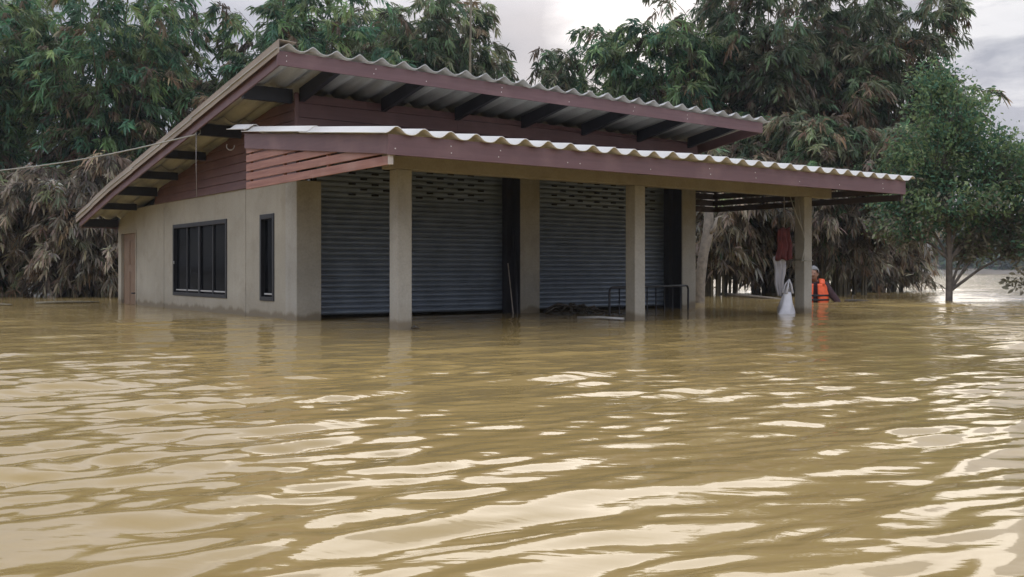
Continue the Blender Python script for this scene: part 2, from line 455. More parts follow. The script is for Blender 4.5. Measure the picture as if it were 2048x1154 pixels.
# windows -----------------------------------------------------------
def window(a, b_, n):
    z0, z1 = WZ
    root = empty('window', parent=HOUSE)
    fr = MB(); xo, xi = S0 - 0.012, S0 + 0.06; w = 0.045
    fr.box(xo, xi, a, a + w, z0, z1); fr.box(xo, xi, b_ - w, b_, z0, z1)
    fr.box(xo, xi, a + w, b_ - w, z0, z0 + w); fr.box(xo, xi, a + w, b_ - w, z1 - w * 1.2, z1)
    sp = (b_ - a - 2 * w) / n
    for i in range(1, n):
        c_ = a + w + sp * i; hw = 0.030 if i == 2 or n == 2 else 0.016
        fr.box(S0 + 0.004 + 0.008 * (i % 2), S0 + 0.045, c_ - hw, c_ + hw, z0 + w, z1 - w * 1.2)
    fr.build('frame', M['alu'], root, 0.003)
    for i in range(n):
        c0 = a + w + sp * i; c1 = c0 + sp
        MB().box(S0 + 0.03, S0 + 0.036, c0 + 0.02, c1 - 0.02, z0 + w, z1 - w * 1.2).build('pane', M['glass'], root)
        MB().box(S0 + 0.012, S0 + 0.03, c0 + 0.035, c1 - 0.035, z0 + w + 0.022, z0 + w + 0.040).build('bottom_rail', M['sill'], root, 0.002)
    if n > 1:
        h = MB(); h.tube([(S0 - 0.016, b_ - 0.075, 0.62), (S0 - 0.016, b_ - 0.075, 0.66)], 0.008, 6)
        h.build('handle', M['sill'], root)
    return root
window(W1[0], W1[1], 4)
window(W2[0], W2[1], 1)

# door --------------------------------------------------------------
door = MB().box(S0 + 0.03, S0 + 0.07, DR[0] + 0.035, DR[1] - 0.035, ZB, DZ - 0.04).build('door', M['door'], HOUSE, 0.004)
dp = MB()
for z0, z1 in ((0.62, 1.0), (0.0, 0.52)):
    for a, b_ in ((DR[0] + 0.13, DR[0] + 0.40), (DR[0] + 0.47, DR[1] - 0.13)):
        dp.box(S0 + 0.022, S0 + 0.029, a, b_, z0, z1)
dp.build('door_panel', M['door'], door, 0.004)
df_ = MB(); df_.box(S0 - 0.012, S0 + 0.08, DR[0], DR[0] + 0.034, ZB, DZ).box(S0 - 0.012, S0 + 0.08, DR[1] - 0.034, DR[1], ZB, DZ).box(S0 - 0.012, S0 + 0.08, DR[0] + 0.034, DR[1] - 0.034, DZ - 0.038, DZ)
df_.build('door_frame', M['plaster'], door, 0.004)
MB().tube([(S0 + 0.01, DR[0] + 0.09, 0.18), (S0 - 0.03, DR[0] + 0.09, 0.18), (S0 - 0.03, DR[0] + 0.16, 0.18)], 0.011, 8).build('door_handle', M['rail_and_shade'], door)

# siding ------------------------------------------------------------
sd = MB(); lap = 0.105; k = 0; z = ZS
while z < zroof(D0) - 0.05:                                      # gable side, clipped by the roof slope
    z1 = z + lap
    def dmax(zq):
        d = D0
        while d < 7.4 and zroof(d) - 0.045 > zq: d += 0.02
        return d
    e0, e1 = min(dmax(z), 7.0), min(dmax(z1), 7.0)
    if e1 > D0 + 0.1:
        sd.hexa([(S0 - 0.026, D0 - 0.012, z), (S0 - 0.026, e0, z), (S0 + 0.02, e0, z), (S0 + 0.02, D0 - 0.012, z)],
                [(S0 - 0.010, D0 - 0.012, z1 - 0.002), (S0 - 0.010, e1, z1 - 0.002), (S0 + 0.02, e1, z1 - 0.002), (S0 + 0.02, D0 - 0.012, z1 - 0.002)])
    z = z1
sd.build('gable_siding', M['siding'], HOUSE)
sd = MB(); z = 1.70; lap = 0.15
while z < 2.36:                                                  # clerestory over the porch roof
    z1 = min(z + lap, 2.40)
    for sa, sb in ((S0 - 0.028, 1.952), (1.954, 3.978), (3.980, S1 + 0.01)):
        t0 = min(z1, zroof(D0, sa) - 0.06); t1 = min(z1, zroof(D0, sb) - 0.06)
        if t0 > z and t1 > z:
            sd.hexa([(sa, D0 - 0.030, z), (sb, D0 - 0.030, z), (sb, D0 + 0.02, z), (sa, D0 + 0.02, z)],
                    [(sa, D0 - 0.013, t0 - 0.002), (sb, D0 - 0.013, t1 - 0.002), (sb, D0 + 0.02, t1 - 0.002), (sa, D0 + 0.02, t0 - 0.002)])
    z += lap
sd.build('front_siding', M['siding'], HOUSE)
MB().box(S0 - 0.040, S0 + 0.0, D0 - 0.045, D0 - 0.031, 1.72, 2.40).build('corner_trim', M['siding'], HOUSE, 0.003)

# corrugated sheets ---------------------------------------------------
def wave_profile(s, pitch=0.25, amp=0.029):
    p = (s / pitch) % 1.0
    c = math.cos(2 * math.pi * p)
    return amp * (c + 0.18 * math.cos(4 * math.pi * p))
def scallop_profile(s, pitch=0.25, amp=0.03):
    p = (s / pitch) % 1.0
    return 0.45 * wave_profile(s, pitch, amp) + 0.55 * amp * (1.0 - 2.0 * abs(math.sin(math.pi * p)))
def corrugated(name, mt, parent, sa, sb, rows, zf, phase=0.0, prof=wave_profile, seed=1):
    """rows: list of (d_start, d_end, lift) of overlapping sheets, each one run of sheets across the roof"""
    rd = random.Random(seed); mb = MB(); st = 0.25 / 12
    n = int(round((sb - sa) / st)) + 1
    for (da, db, lift0, lift1, xa, xb) in rows:
        ss = [sa + i * (sb - sa) / (n - 1) for i in range(n)]
        ss = [s for s in ss if xa <= s <= xb]
        jit = {}
        cuts = [da, (da + db) / 2, db]
        vs = []
        for ci, d in enumerate(cuts):
            for s in ss:
                sheet_i = int((s - sa) / 1.0)
                if sheet_i not in jit: jit[sheet_i] = (rd.uniform(-0.007, 0.007), rd.uniform(-0.016, 0.016))
                lift = lift0 + (lift1 - lift0) * ci / 2
                dd = d + (jit[sheet_i][1] if ci == 0 else 0)
                vs.append((s, dd, zf(d, s) + 0.030 + prof(s + phase) + lift + jit[sheet_i][0]))
        m_ = len(ss)
        fs = [(c_ * m_ + i, c_ * m_ + i + 1, (c_ + 1) * m_ + i + 1, (c_ + 1) * m_ + i) for c_ in range(2) for i in range(m_ - 1)]
        mb.add(vs, fs, 0, True)
    o = mb.build(name, mt, parent)
    sol = o.modifiers.new('thickness', 'SOLIDIFY'); sol.thickness = 0.007; sol.offset = 1.0
    return o

# upper roof ---------------------------------------------------------
URL, URR, UD0, UD1 = -0.635, 6.272, 1.15, 9.05
rows = []
d = UD0 - 0.07; first = True
edges = [UD0 - 0.07, 2.3, 3.5, 4.7, 5.9, 7.03, 8.15, UD1 + 0.06]
for i in range(len(edges) - 1):
    rows.append((edges[i], edges[i + 1] + (0.10 if i < len(edges) - 2 else 0), 0.0, 0.012, -9, 99))
roof = corrugated('roof', M['roof_old'], HOUSE, URL - 0.05, URR + 0.09, rows, lambda d, s: zroof(d, s), 0.06, scallop_profile, seed=3)
def screws(mb, face_y, s_list, z_fn, rd):
    for s in s_list:
        z = z_fn(s)
        mb.tube([(s, face_y, z), (s, face_y - 0.004, z)], 0.006, 6, 1)
rd = random.Random(11)
fb = MB()
zb_l, zb_r = 2.472, 2.472 - 0.085
def fz(s): return zb_l + (zb_r - zb_l) * (s - URL) / (URR - URL)
fb.hexa([(URL - 0.02, UD0 - 0.02, fz(URL)), (URR, UD0 - 0.02, fz(URR)), (URR, UD0, fz(URR)), (URL - 0.02, UD0, fz(URL))],
        [(URL - 0.02, UD0 - 0.02, fz(URL) + 0.138), (URR, UD0 - 0.02, fz(URR) + 0.138), (URR, UD0, fz(URR) + 0.138), (URL - 0.02, UD0, fz(URL) + 0.138)])
for base in (URL + 0.03, 0.35, 0.98, 1.92, 2.9, 3.9, 4.8):
    for q in range(rd.choice((1, 2, 2))):
        s = base + rd.uniform(-0.01, 0.05) ; zq = fz(s) + 0.045 + 0.05 * q
        fb.tube([(s, UD0 - 0.0205, zq), (s, UD0 - 0.024, zq)], 0.006, 6, 1)
fb.build('fascia', [M['fascia'], M['screw']], roof, 0.004)
def rake(sx, side):
    mb = MB(); e = 0.022
    pts = [UD0 + 0.002, 7.03, UD1]
    for a, b_ in zip(pts[:-1], pts[1:]):
        za, zb_ = zroof(a, sx), zroof(b_, sx)
        mb.hexa([(sx, a, za - 0.132), (sx + e, a, za - 0.132), (sx + e, b_, zb_ - 0.132), (sx, b_, zb_ - 0.132)],
                [(sx, a, za - 0.002), (sx + e, a, za - 0.002), (sx + e, b_, zb_ - 0.002), (sx, b_, zb_ - 0.002)])
    mb.build('rake_board', M['fascia'], roof, 0.003)
    if side < 0:                                                 # folded verge caps over the sheet ends
        vc = MB(); rq = random.Random(5)
        e_ = [UD0 - 0.09, 2.35, 3.55, 4.75, 5.95, 7.0, 8.1, UD1 + 0.1]
        for i in range(len(e_) - 1):
            a, b_ = e_[i], e_[i + 1] - 0.006
            o_ = rq.uniform(0, 0.006)
            za, zb_ = zroof(a, sx) + 0.004 * (i % 2), zroof(b_, sx) + 0.004 * (i % 2)
            vc.hexa([(sx - 0.034 - o_, a, za - 0.045), (sx - 0.026 - o_, a, za - 0.045), (sx - 0.026 - o_, b_, zb_ - 0.045), (sx - 0.034 - o_, b_, zb_ - 0.045)],
                    [(sx - 0.034 - o_, a, za + 0.075), (sx - 0.026 - o_, a, za + 0.075), (sx - 0.026 - o_, b_, zb_ + 0.075), (sx - 0.034 - o_, b_, zb_ + 0.075)])
            vc.hexa([(sx - 0.034 - o_, a, za + 0.0755), (sx + 0.14, a, za + 0.066), (sx + 0.14, b_, zb_ + 0.066), (sx - 0.034 - o_, b_, zb_ + 0.0755)],
                    [(sx - 0.034 - o_, a, za + 0.083), (sx + 0.14, a, za + 0.074), (sx + 0.14, b_, zb_ + 0.074), (sx - 0.034 - o_, b_, zb_ + 0.083)])
        vc.build('verge_cap', M['verge'], roof, 0.002)
rake(URL, -1); rake(URR - 0.022, 1)
for s in [0.0, 0.975, 1.945, 2.91, 3.87, 4.84, 5.80]:            # lookouts carrying the high eave
    za, zb_ = zroof(UD0 + 0.02, s), zroof(D0, s)
    MB().hexa([(s - 0.03, UD0 + 0.02, za - 0.12), (s + 0.03, UD0 + 0.02, za - 0.12), (s + 0.03, D0 - 0.02, zb_ - 0.15), (s - 0.03, D0 - 0.02, zb_ - 0.15)],
              [(s - 0.03, UD0 + 0.02, za - 0.006), (s + 0.03, UD0 + 0.02, za - 0.006), (s + 0.03, D0 - 0.02, zb_ - 0.006), (s - 0.03, D0 - 0.02, zb_ - 0.006)]).build('rafter', M['steel_dark'], roof, 0.004)
for d, h in ((2.13, 0.13), (3.6, 0.12), (4.82, 0.085), (5.94, 0.085), (6.87, 0.11), (7.9, 0.08), (8.98, 0.11)):
    zc = zroof(d)
    MB().box(URL + 0.023, S0 - 0.03, d - 0.03, d + 0.03, zc - 0.03 - h, zc - 0.012).build('purlin', M['steel_dark'], roof, 0.003)
MB().hexa([(URL + 0.025, UD1 - 0.02, zroof(UD1) - 0.14), (S1 + 0.2, UD1 - 0.02, zroof(UD1, S1) - 0.14), (S1 + 0.2, UD1, zroof(UD1, S1) - 0.14), (URL + 0.025, UD1, zroof(UD1) - 0.14)],
          [(URL + 0.025, UD1 - 0.02, zroof(UD1) - 0.01), (S1 + 0.2, UD1 - 0.02, zroof(UD1, S1) - 0.01), (S1 + 0.2, UD1, zroof(UD1, S1) - 0.01), (URL + 0.025, UD1, zroof(UD1) - 0.01)]).build('fascia', M['fascia'], roof)

# porch ---------------------------------------------------------------
PL, PR, PD0, PD1 = -0.60, 6.40, -0.90, 2.10
rows = [(PD0 - 0.07, 0.62, 0.0, 0.0, -9, 99), (0.52, 2.035, 0.010, 0.010, -9, 99), (1.95, 2.45, 0.020, 0.020, -9, S0 - 0.055)]
porch = corrugated('porch_roof', M['roof_new'], HOUSE, PL - 0.065, PR + 0.10, rows, lambda d, s: zporch(d), 0.045, seed=8)
fb = MB(); zf0, zf1 = 1.437, 1.598
fb.box(PL - 0.004, PR, PD0 - 0.02, PD0, zf0, zf1)
for base in (PL + 0.02, PL + 0.55, 0.45, 1.2, 1.32, 2.2, 3.0, 3.7, 4.4, 5.1, 5.9):
    for q in range(rd.choice((1, 1, 2))):
        s = base + rd.uniform(0, 0.04); zq = zf0 + 0.05 + 0.055 * q
        fb.tube([(s, PD0 - 0.0205, zq), (s, PD0 - 0.024, zq)], 0.006, 6, 1)
fb.build('fascia', [M['fascia'], M['screw']], porch, 0.004)
def side_board(sx):
    za, zb_ = zporch(PD0 + 0.002), zporch(PD1)
    MB().hexa([(sx, PD0 + 0.002, za - 0.158), (sx + 0.02, PD0 + 0.002, za - 0.158), (sx + 0.02, PD1, zb_ - 0.158), (sx, PD1, zb_ - 0.158)],
              [(sx, PD0 + 0.002, za - 0.003), (sx + 0.02, PD0 + 0.002, za - 0.003), (sx + 0.02, PD1, zb_ - 0.003), (sx, PD1, zb_ - 0.003)]).build('barge_board', M['fascia'], porch, 0.003)
side_board(PL - 0.004); side_board(PR - 0.022)
def slat_panel(sx, inner):
    mb = MB(); z = 1.362; pitch = 0.092
    a_, b__ = (sx + 0.018, sx + 0.036)
    if inner < 0: a_, b__ = sx - 0.058, sx - 0.040
    k = 0
    while z + 0.078 < zporch(PD1) - 0.05:
        z1 = z + 0.073
        ds = max(PD0 + 0.03, (z1 + 0.055 - 1.60) / 0.113 - 0.9)
        mb.box(a_, b__, ds, PD1 + 0.01, z, z1)
        z += pitch; k += 1
    for d in (0.25, 1.2, 2.05):                                 # battens behind
        mb.box(b__ + 0.0015, b__ + 0.03, d - 0.02, d + 0.02, 1.366, zporch(d) - 0.06)
    mb.box(a_, b__ + 0.02, PD0 + 0.003, PD0 + 0.028, 1.362, 1.60, 1)
    return mb.build('slat_panel', [M['slats'], M['trim_pale']] if inner > 0 else [M['shaded_slats'], M['shaded_slats']], porch, 0.003)  # right panel takes the copy with shade in its colour
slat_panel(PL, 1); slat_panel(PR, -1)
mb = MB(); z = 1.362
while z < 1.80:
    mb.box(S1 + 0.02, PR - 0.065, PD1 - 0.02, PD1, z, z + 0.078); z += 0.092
mb.build('slat_panel', M['shaded_slats'], porch)  # back panel, shade in its colour as well
for d in (-0.55, 0.5, 1.15, 1.85):
    MB().box(PL + 0.05, PR - 0.06, d - 0.025, d + 0.025, zporch(d) - 0.078, zporch(d) - 0.003).build('purlin', M['steel_dark'], porch)
for s in (-0.02, 2.9, 5.72):
    z0_, z1_ = zporch(PD0 + 0.02) - 0.08, zporch(2.02) - 0.08
    MB().hexa([(s, PD0 + 0.02, z0_ - 0.07), (s + 0.05, PD0 + 0.02, z0_ - 0.07), (s + 0.05, 2.02, z1_ - 0.07), (s, 2.02, z1_ - 0.07)],
              [(s, PD0 + 0.02, z0_), (s + 0.05, PD0 + 0.02, z0_), (s + 0.05, 2.02, z1_), (s, 2.02, z1_)]).build('rafter', M['steel_dark'], porch)
bm_ = MB().box(-0.08, 6.24, 0.004, 0.146, 1.437, 1.598)
bm_.build('beam', M['beam'], HOUSE, 0.008)
for i, s in enumerate((0.0, 2.874, 5.693)):
    o = MB().box(s, s + 0.15, 0.0, 0.15, ZB, 1.436).build('post', M['concrete'], HOUSE, 0.009)
for z0, z1 in ((2.02, 2.10),):
    MB().box(S1 - 0.12, S1 + 0.25, D0 + 0.02, D0 + 0.12, 1.86, 1.95).build('tie_beam', M['beam'], HOUSE, 0.005)

# ------------------------------------------------------------------ foliage
def leaf_material(name, trans=0.3, rough=0.5):
    m = bpy.data.materials.new(name); m.use_nodes = True; t = m.node_tree; b = t.nodes['Principled BSDF']
    at = t.nodes.new('ShaderNodeAttribute'); at.attribute_name = 'leaf_tint'
    t.links.new(at.outputs['Color'], b.inputs['Base Color'])
    b.inputs['Roughness'].default_value = rough; b.inputs['Specular IOR Level'].default_value = 0.35
    tr = t.nodes.new('ShaderNodeBsdfTranslucent'); t.links.new(at.outputs['Color'], tr.inputs['Color'])
    mx = t.nodes.new('ShaderNodeMixShader'); mx.inputs[0].default_value = trans
    t.links.new(b.outputs[0], mx.inputs[1]); t.links.new(tr.outputs[0], mx.inputs[2])
    t.links.new(mx.outputs[0], t.nodes['Material Output'].inputs['Surface'])
    return m
M['leaf'] = leaf_material('leaf', 0.5)
M['culm'] = plain('bamboo_culm', (0.16, 0.135, 0.08), 0.55, 0, 0.4, 6)
M['bark'] = plain('grey_bark', (0.15, 0.125, 0.10), 0.9, 0, 0.5, 10)
M['mudbark'] = plain('mud_coated_bark', (0.24, 0.205, 0.16), 0.9, 0, 0.4, 14)

def norm(a): return a / np.maximum(np.linalg.norm(a, axis=-1, keepdims=True), 1e-9)

def leaves(name, P, D, L, Wd, tint, droop, parent, rg, w=(0.5, 0.42)):
    n = len(P)
    if n == 0: return None
    D = norm(D)
    side = norm(np.cross(D, rg.normal(0, 1, (n, 3)) * 0.7 + np.array([0, 0, 1.0])))
    up = np.cross(side, D)
    L = L[:, None]; Wd = Wd[:, None]; dr = (droop * L[:, 0])[:, None] * np.array([0, 0, -1.0])
    fold = 0.12 * Wd * up
    v = np.empty((n, 6, 3))
    v[:, 0] = P
    v[:, 1] = P + D * L * 0.33 + side * Wd * w[0] + fold + dr * 0.1
    v[:, 2] = P + D * L * 0.33 - side * Wd * w[0] - fold + dr * 0.1
    v[:, 3] = P + D * L * 0.68 + side * Wd * w[1] + fold + dr * 0.45
    v[:, 4] = P + D * L * 0.68 - side * Wd * w[1] - fold + dr * 0.45
    v[:, 5] = P + D * L + dr
    base = (np.arange(n) * 6)[:, None]
    loops = (base + np.array([0, 1, 2, 1, 3, 4, 2, 3, 5, 4])).ravel()
    starts = ((np.arange(n) * 10)[:, None] + np.array([0, 3, 7])).ravel()
    me = fast_mesh(name, v.reshape(-1, 3), loops, starts, False)
    a = me.attributes.new('leaf_tint', 'FLOAT_COLOR', 'POINT')
    c = np.ones((n, 6, 4), np.float32); c[:, :, :3] = tint[:, None, :]
    a.data.foreach_set('color', c.ravel())
    me.materials.append(M['leaf'])
    o = bpy.data.objects.new(name, me); COL.objects.link(o); o.parent = parent
    return o

GREEN = np.array([(0.105, 0.195, 0.100), (0.16, 0.24, 0.10), (0.075, 0.165, 0.095), (0.21, 0.27, 0.115)])
OLIVE = np.array([(0.125, 0.180, 0.090), (0.175, 0.200, 0.105), (0.095, 0.155, 0.080), (0.21, 0.205, 0.125)])
DRY = np.array([(0.24, 0.175, 0.105), (0.18, 0.125, 0.075), (0.32, 0.25, 0.165), (0.12, 0.085, 0.055)])
MUD = np.array([(0.25, 0.215, 0.16), (0.32, 0.275, 0.205), (0.17, 0.15, 0.11), (0.37, 0.315, 0.235)])

def bamboo(label, x, y, h, spread, ncul, arch, seed, pal=GREEN, dry_z=2.4, dry_bias=0.0, nn=13, base_r=0.6, low=0.05, group=None, ll=0.225, squash=1.0, zmin=0.0, name='bamboo_clump'):
    rg = np.random.default_rng(seed)
    root = empty(name, (x, y, 0)); tag(root, label, 'bamboo', group)
    st = MB(); PP = []; DD = []; TT = []; LL = []; DR_ = []
    for c_ in range(ncul):
        az = rg.uniform(0, 2 * math.pi)
        reach = spread * rg.uniform(0.25, 1.0)
        b0 = np.array([math.cos(az), math.sin(az) * squash, 0]) * base_r * rg.uniform(0.1, 1.0)
        az += rg.normal(0, 0.35)
        od = np.array([math.cos(az), math.sin(az) * squash, 0])
        hh = h * rg.uniform(0.62, 1.0) * (1.0 - 0.18 * (reach / spread) ** 2)
        ar = arch * rg.uniform(0.6, 1.25)
        peak = 1.0 / (3 * ar) ** 0.5 if ar > 1 / 3 else 1.0
        mxv = peak - ar * peak ** 3
        ph = rg.uniform(0, 6.28)
        def cur(t):
            t = np.asarray(t)[:, None]
            wob = 0.06 * np.sin(5 * t + ph) * np.array([-od[1], od[0], 0])
            return b0 + od * reach * t ** 1.7 + wob + np.array([0, 0, 1.0]) * (hh * (t - ar * t ** 3) / mxv)
        ts = np.linspace(0, 1, 9)
        pts = cur(ts); pts[0, 2] = -0.9
        st.tube([tuple(p) for p in pts], [0.034 * (1 - 0.85 * q) for q in ts], 5, 0, False)
        tn = np.clip(np.linspace(low, 1.0, nn) + rg.normal(0, 0.02, nn), 0.03, 1.0)
        nb = 3
        pos = np.repeat(cur(tn), nb, 0); tb = np.repeat(tn, nb)
        m_ = len(pos)
        baz = az + rg.normal(0, 1.15, m_)
        bd = np.stack([np.cos(baz), np.sin(baz), np.zeros(m_)], -1)
        bl = rg.uniform(0.35, 1.0, m_) * (1.0 - 0.35 * tb) * min(1.0, 0.55 + spread / 5)
        rise = rg.uniform(0.0, 0.55, m_); fall = rg.uniform(0.25, 0.9, m_) + 0.12 * (pos[:, 2] < dry_z)
        us = np.array([0.3, 0.6, 0.82, 1.0]); nu = len(us)
        U = us[None, :, None]
        tw = pos[:, None] + bd[:, None] * bl[:, None, None] * U + np.array([0, 0, 1.0]) * (bl[:, None, None] * (rise[:, None, None] * U - fall[:, None, None] * U ** 2))
        tang = bd[:, None] + np.array([0, 0, 1.0]) * (rise[:, None, None] - 2 * fall[:, None, None] * U)
        for i in range(0, m_, 2):
            st.tube([tuple(pos[i])] + [tuple(q) for q in tw[i]], 0.006, 3, 0, False)
        nl = 9
        # colour of each branch
        zb = tw[:, -1, 2]
        pd = 1 / (1 + np.exp(-((dry_z - zb) / 0.55))) + dry_bias
        pd = np.where(rg.random(m_) < 0.12, rg.random(m_), pd)
        isdry = rg.random(m_) < pd
        ismud = isdry & (rg.random(m_) < np.clip((dry_z + 0.4 - zb) / 1.6, 0.0, 0.85))
        bc = pal[rg.integers(0, 4, m_)]
        bc = np.where(isdry[:, None], DRY[rg.integers(0, 4, m_)], bc)
        bc = np.where(ismud[:, None], MUD[rg.integers(0, 4, m_)], bc) * rg.lognormal(-0.05, 0.38, m_)[:, None]
        P = np.broadcast_to(tw[:, :, None], (m_, nu, nl, 3)) + rg.normal(0, 0.025, (m_, nu, nl, 3))
        tn_ = norm(tang)
        pr = norm(np.cross(tn_, rg.normal(0, 1, tn_.shape) + np.array([0, 0, 1.5])))       # each twig carries a flat fan of leaves
        fa = np.linspace(-1.0, 1.0, nl)[None, None, :, None] * rg.uniform(0.6, 1.5, (m_, nu, 1, 1)) + rg.normal(0, 0.16, (m_, nu, nl, 1))
        Dm = tn_[:, :, None] * np.cos(fa) + pr[:, :, None] * np.sin(fa) + rg.normal(0, 0.2, (m_, nu, nl, 3))
        sag = np.where(isdry, rg.uniform(-0.1, 0.65, m_), rg.uniform(-0.1, 0.5, m_))
        Dm = Dm + np.array([0, 0, -1.0]) * sag[:, None, None, None]
        col = np.broadcast_to(bc[:, None, None], (m_, nu, nl, 3)) * rg.uniform(0.7, 1.3, (m_, nu, nl, 1)) * (1 + rg.normal(0, 0.06, (m_, nu, nl, 3)))
        PP.append(P.reshape(-1, 3)); DD.append(Dm.reshape(-1, 3)); TT.append(col.reshape(-1, 3))
        LL.append(ll * rg.uniform(0.55, 1.25, m_ * nu * nl))
        DR_.append(np.broadcast_to(np.where(isdry, 0.32, 0.26)[:, None, None], (m_, nu, nl)).ravel())
    P = np.concatenate(PP); D = np.concatenate(DD); TC = np.concatenate(TT); L = np.concatenate(LL); dr = np.concatenate(DR_)
    ok = P[:, 2] > zmin * (0.35 + 0.65 * np.sin(P[:, 0] * 2.1 + seed) ** 2) * rg.uniform(0.6, 1.2, len(P))
    P, D, TC, L, dr = P[ok], D[ok], TC[ok], L[ok], dr[ok]
    st.build('culms', M['culm'], root)
    leaves('foliage', P, D, L, L * rg.uniform(0.14, 0.20, len(L)), np.clip(TC, 0.01, 0.6), dr, root, rg)
    return root

GB = 'bamboo clumps around the house'
bamboo('tall lush green bamboo clump filling the upper left corner', -13.6, 25.5, 9.3, 3.0, 50, 0.22, 21, GREEN, 2.2, group=GB)
bamboo('tall green bamboo clump behind the left roof slope, brown and dry below', -10.0, 25.0, 9.1, 2.9, 58, 0.25, 22, GREEN, 2.9, group=GB)
bamboo('sparse brown bamboo clump showing specks of sky above the left roof slope', -7.0, 26.5, 7.2, 2.0, 30, 0.25, 23, OLIVE, 4.4, 0.1, group=GB)
bamboo('dark green bamboo clump rising just behind the peak of the upper roof', -4.8, 25.5, 8.7, 3.0, 60, 0.22, 24, GREEN, 3.2, nn=15, group=GB)
bamboo('pale olive bamboo clump beside the bare pole behind the roof', -2.5, 26.0, 8.2, 2.5, 56, 0.25, 25, OLIVE, 3.6, nn=15, group=GB)
bamboo('low pale bamboo clump thinning out towards the gap of sky', 0.0, 26.5, 6.8, 1.9, 40, 0.3, 26, OLIVE, 3.4, group=GB)
bamboo('green bamboo clump leaning left below the bright sun patch', 3.8, 25.0, 6.9, 2.6, 52, 0.35, 27, GREEN, 3.4, nn=15, zmin=0.5, group=GB)
bamboo('tallest grey green bamboo clump on the right behind the porch roof', 6.5, 24.5, 8.8, 2.7, 56, 0.25, 28, OLIVE * 0.8, 4.0, nn=15, zmin=0.5, group=GB)
bamboo('right hand bamboo clump with feathery tips against the cloud', 9.2, 25.0, 8.3, 2.1, 44, 0.25, 29, OLIVE * 0.8, 3.8, nn=15, zmin=0.5, group=GB)
bamboo('drooping mud coated bamboo at the far left edge of the water', -11.6, 21.0, 3.2, 2.3, 32, 0.7, 31, OLIVE, 1.9, 0.0, nn=12, low=0.1, ll=0.20, group=GB)
bamboo('pale dried bamboo drooping to the water beside the brown door', -8.8, 20.6, 2.9, 1.8, 34, 0.75, 32, OLIVE, 2.9, 0.2, nn=12, low=0.1, ll=0.20, group=GB)
bamboo('dry brown bamboo drooping behind the right end of the porch', 4.3, 21.5, 3.4, 2.1, 32, 0.65, 33, OLIVE, 2.8, 0.1, nn=12, low=0.2, ll=0.20, zmin=0.5, group=GB)
bamboo('dry bamboo hanging over the water behind the man in the orange vest', 6.9, 21.2, 4.0, 1.9, 34, 0.6, 34, OLIVE, 2.4, 0.0, nn=12, low=0.2, ll=0.20, zmin=0.5, group=GB)

def broad_tree(label, x, y, h, crown, n, seed, trunk_r=0.065, lean=(0, 0), low_mud=1.35, pal=GREEN, ll=0.085, name='broadleaf_tree'):
    """crown: list of (cx, cy, cz, rx, ry, rz) leaf masses relative to the base"""
    rg = np.random.default_rng(seed)
    root = empty(name, (x, y, 0)); tag(root, label, 'tree')
    st = MB()
    tp = [(lean[0] * t + 0.03 * math.sin(5 * t), lean[1] * t, -1.0 + (h + 1.0) * t) for t in np.linspace(0, 1, 9)]
    st.tube(tp, [trunk_r * (1.12 - 0.75 * t) for t in np.linspace(0, 1, 9)], 9, 0, False)
    PP = []; DD = []; TT = []
    for (cx, cy, cz, rx, ry, rz) in crown:
        c = np.array([cx, cy, cz]); rr = np.array([rx, ry, rz])
        k = int(n * rx * rz / sum(q[3] * q[5] for q in crown) / 26)
        tips = norm(rg.normal(0, 1, (k, 3))) * rg.uniform(0.35, 1.05, (k, 1)) ** 0.7 * rr + c
        j = max(0, min(8, int((cz * 0.55 + 1.0) / (h + 1.0) * 8)))
        anchor = np.array(tp[j])
        hub = c * 0.75 + anchor * 0.25 - np.array([0, 0, 0.15 * rz])
        st.tube([tuple(anchor), tuple((anchor + hub) / 2 + np.array([0, 0, 0.05])), tuple(hub)], [trunk_r * 0.5, trunk_r * 0.35, trunk_r * 0.25], 6, 0, False)
        for q in tips[::3]:
            mid = (q + hub) / 2 + rg.normal(0, 0.06, 3)
            st.tube([tuple(hub), tuple(mid), tuple(q)], [trunk_r * 0.2, 0.008, 0.004], 4, 0, False)
        od = norm(tips - hub)
        for q, o_ in zip(tips, od):
            m_ = 26
            a = rg.uniform(0, 0.42, (m_, 1))
            P = q + o_ * (a - 0.3) + rg.normal(0, 0.085, (m_, 3))
            D = o_ * 0.5 + rg.normal(0, 0.6, (m_, 3)) + np.array([0, 0, -0.25])
            if q[2] < low_mud + rg.normal(0, 0.55): cc = MUD[rg.integers(0, 4)] * 0.55 + OLIVE[rg.integers(0, 4)] * 0.35
            else: cc = pal[rg.integers(0, 4)]
            PP.append(P); DD.append(D); TT.append(cc * rg.uniform(0.7, 1.3, (m_, 1)))
    P = np.concatenate(PP); D = np.concatenate(DD); TC = np.concatenate(TT)
    ok = P[:, 2] > 0.02; P, D, TC = P[ok], D[ok], TC[ok]
    st.build('trunk', M['bark'], root)
    L = ll * rg.uniform(0.6, 1.3, len(P))
    leaves('crown', P, D, L, L * rg.uniform(0.36, 0.5, len(L)), np.clip(TC, 0.01, 0.5), np.full(len(L), 0.12), root, rg, (0.5, 0.4))
    return root

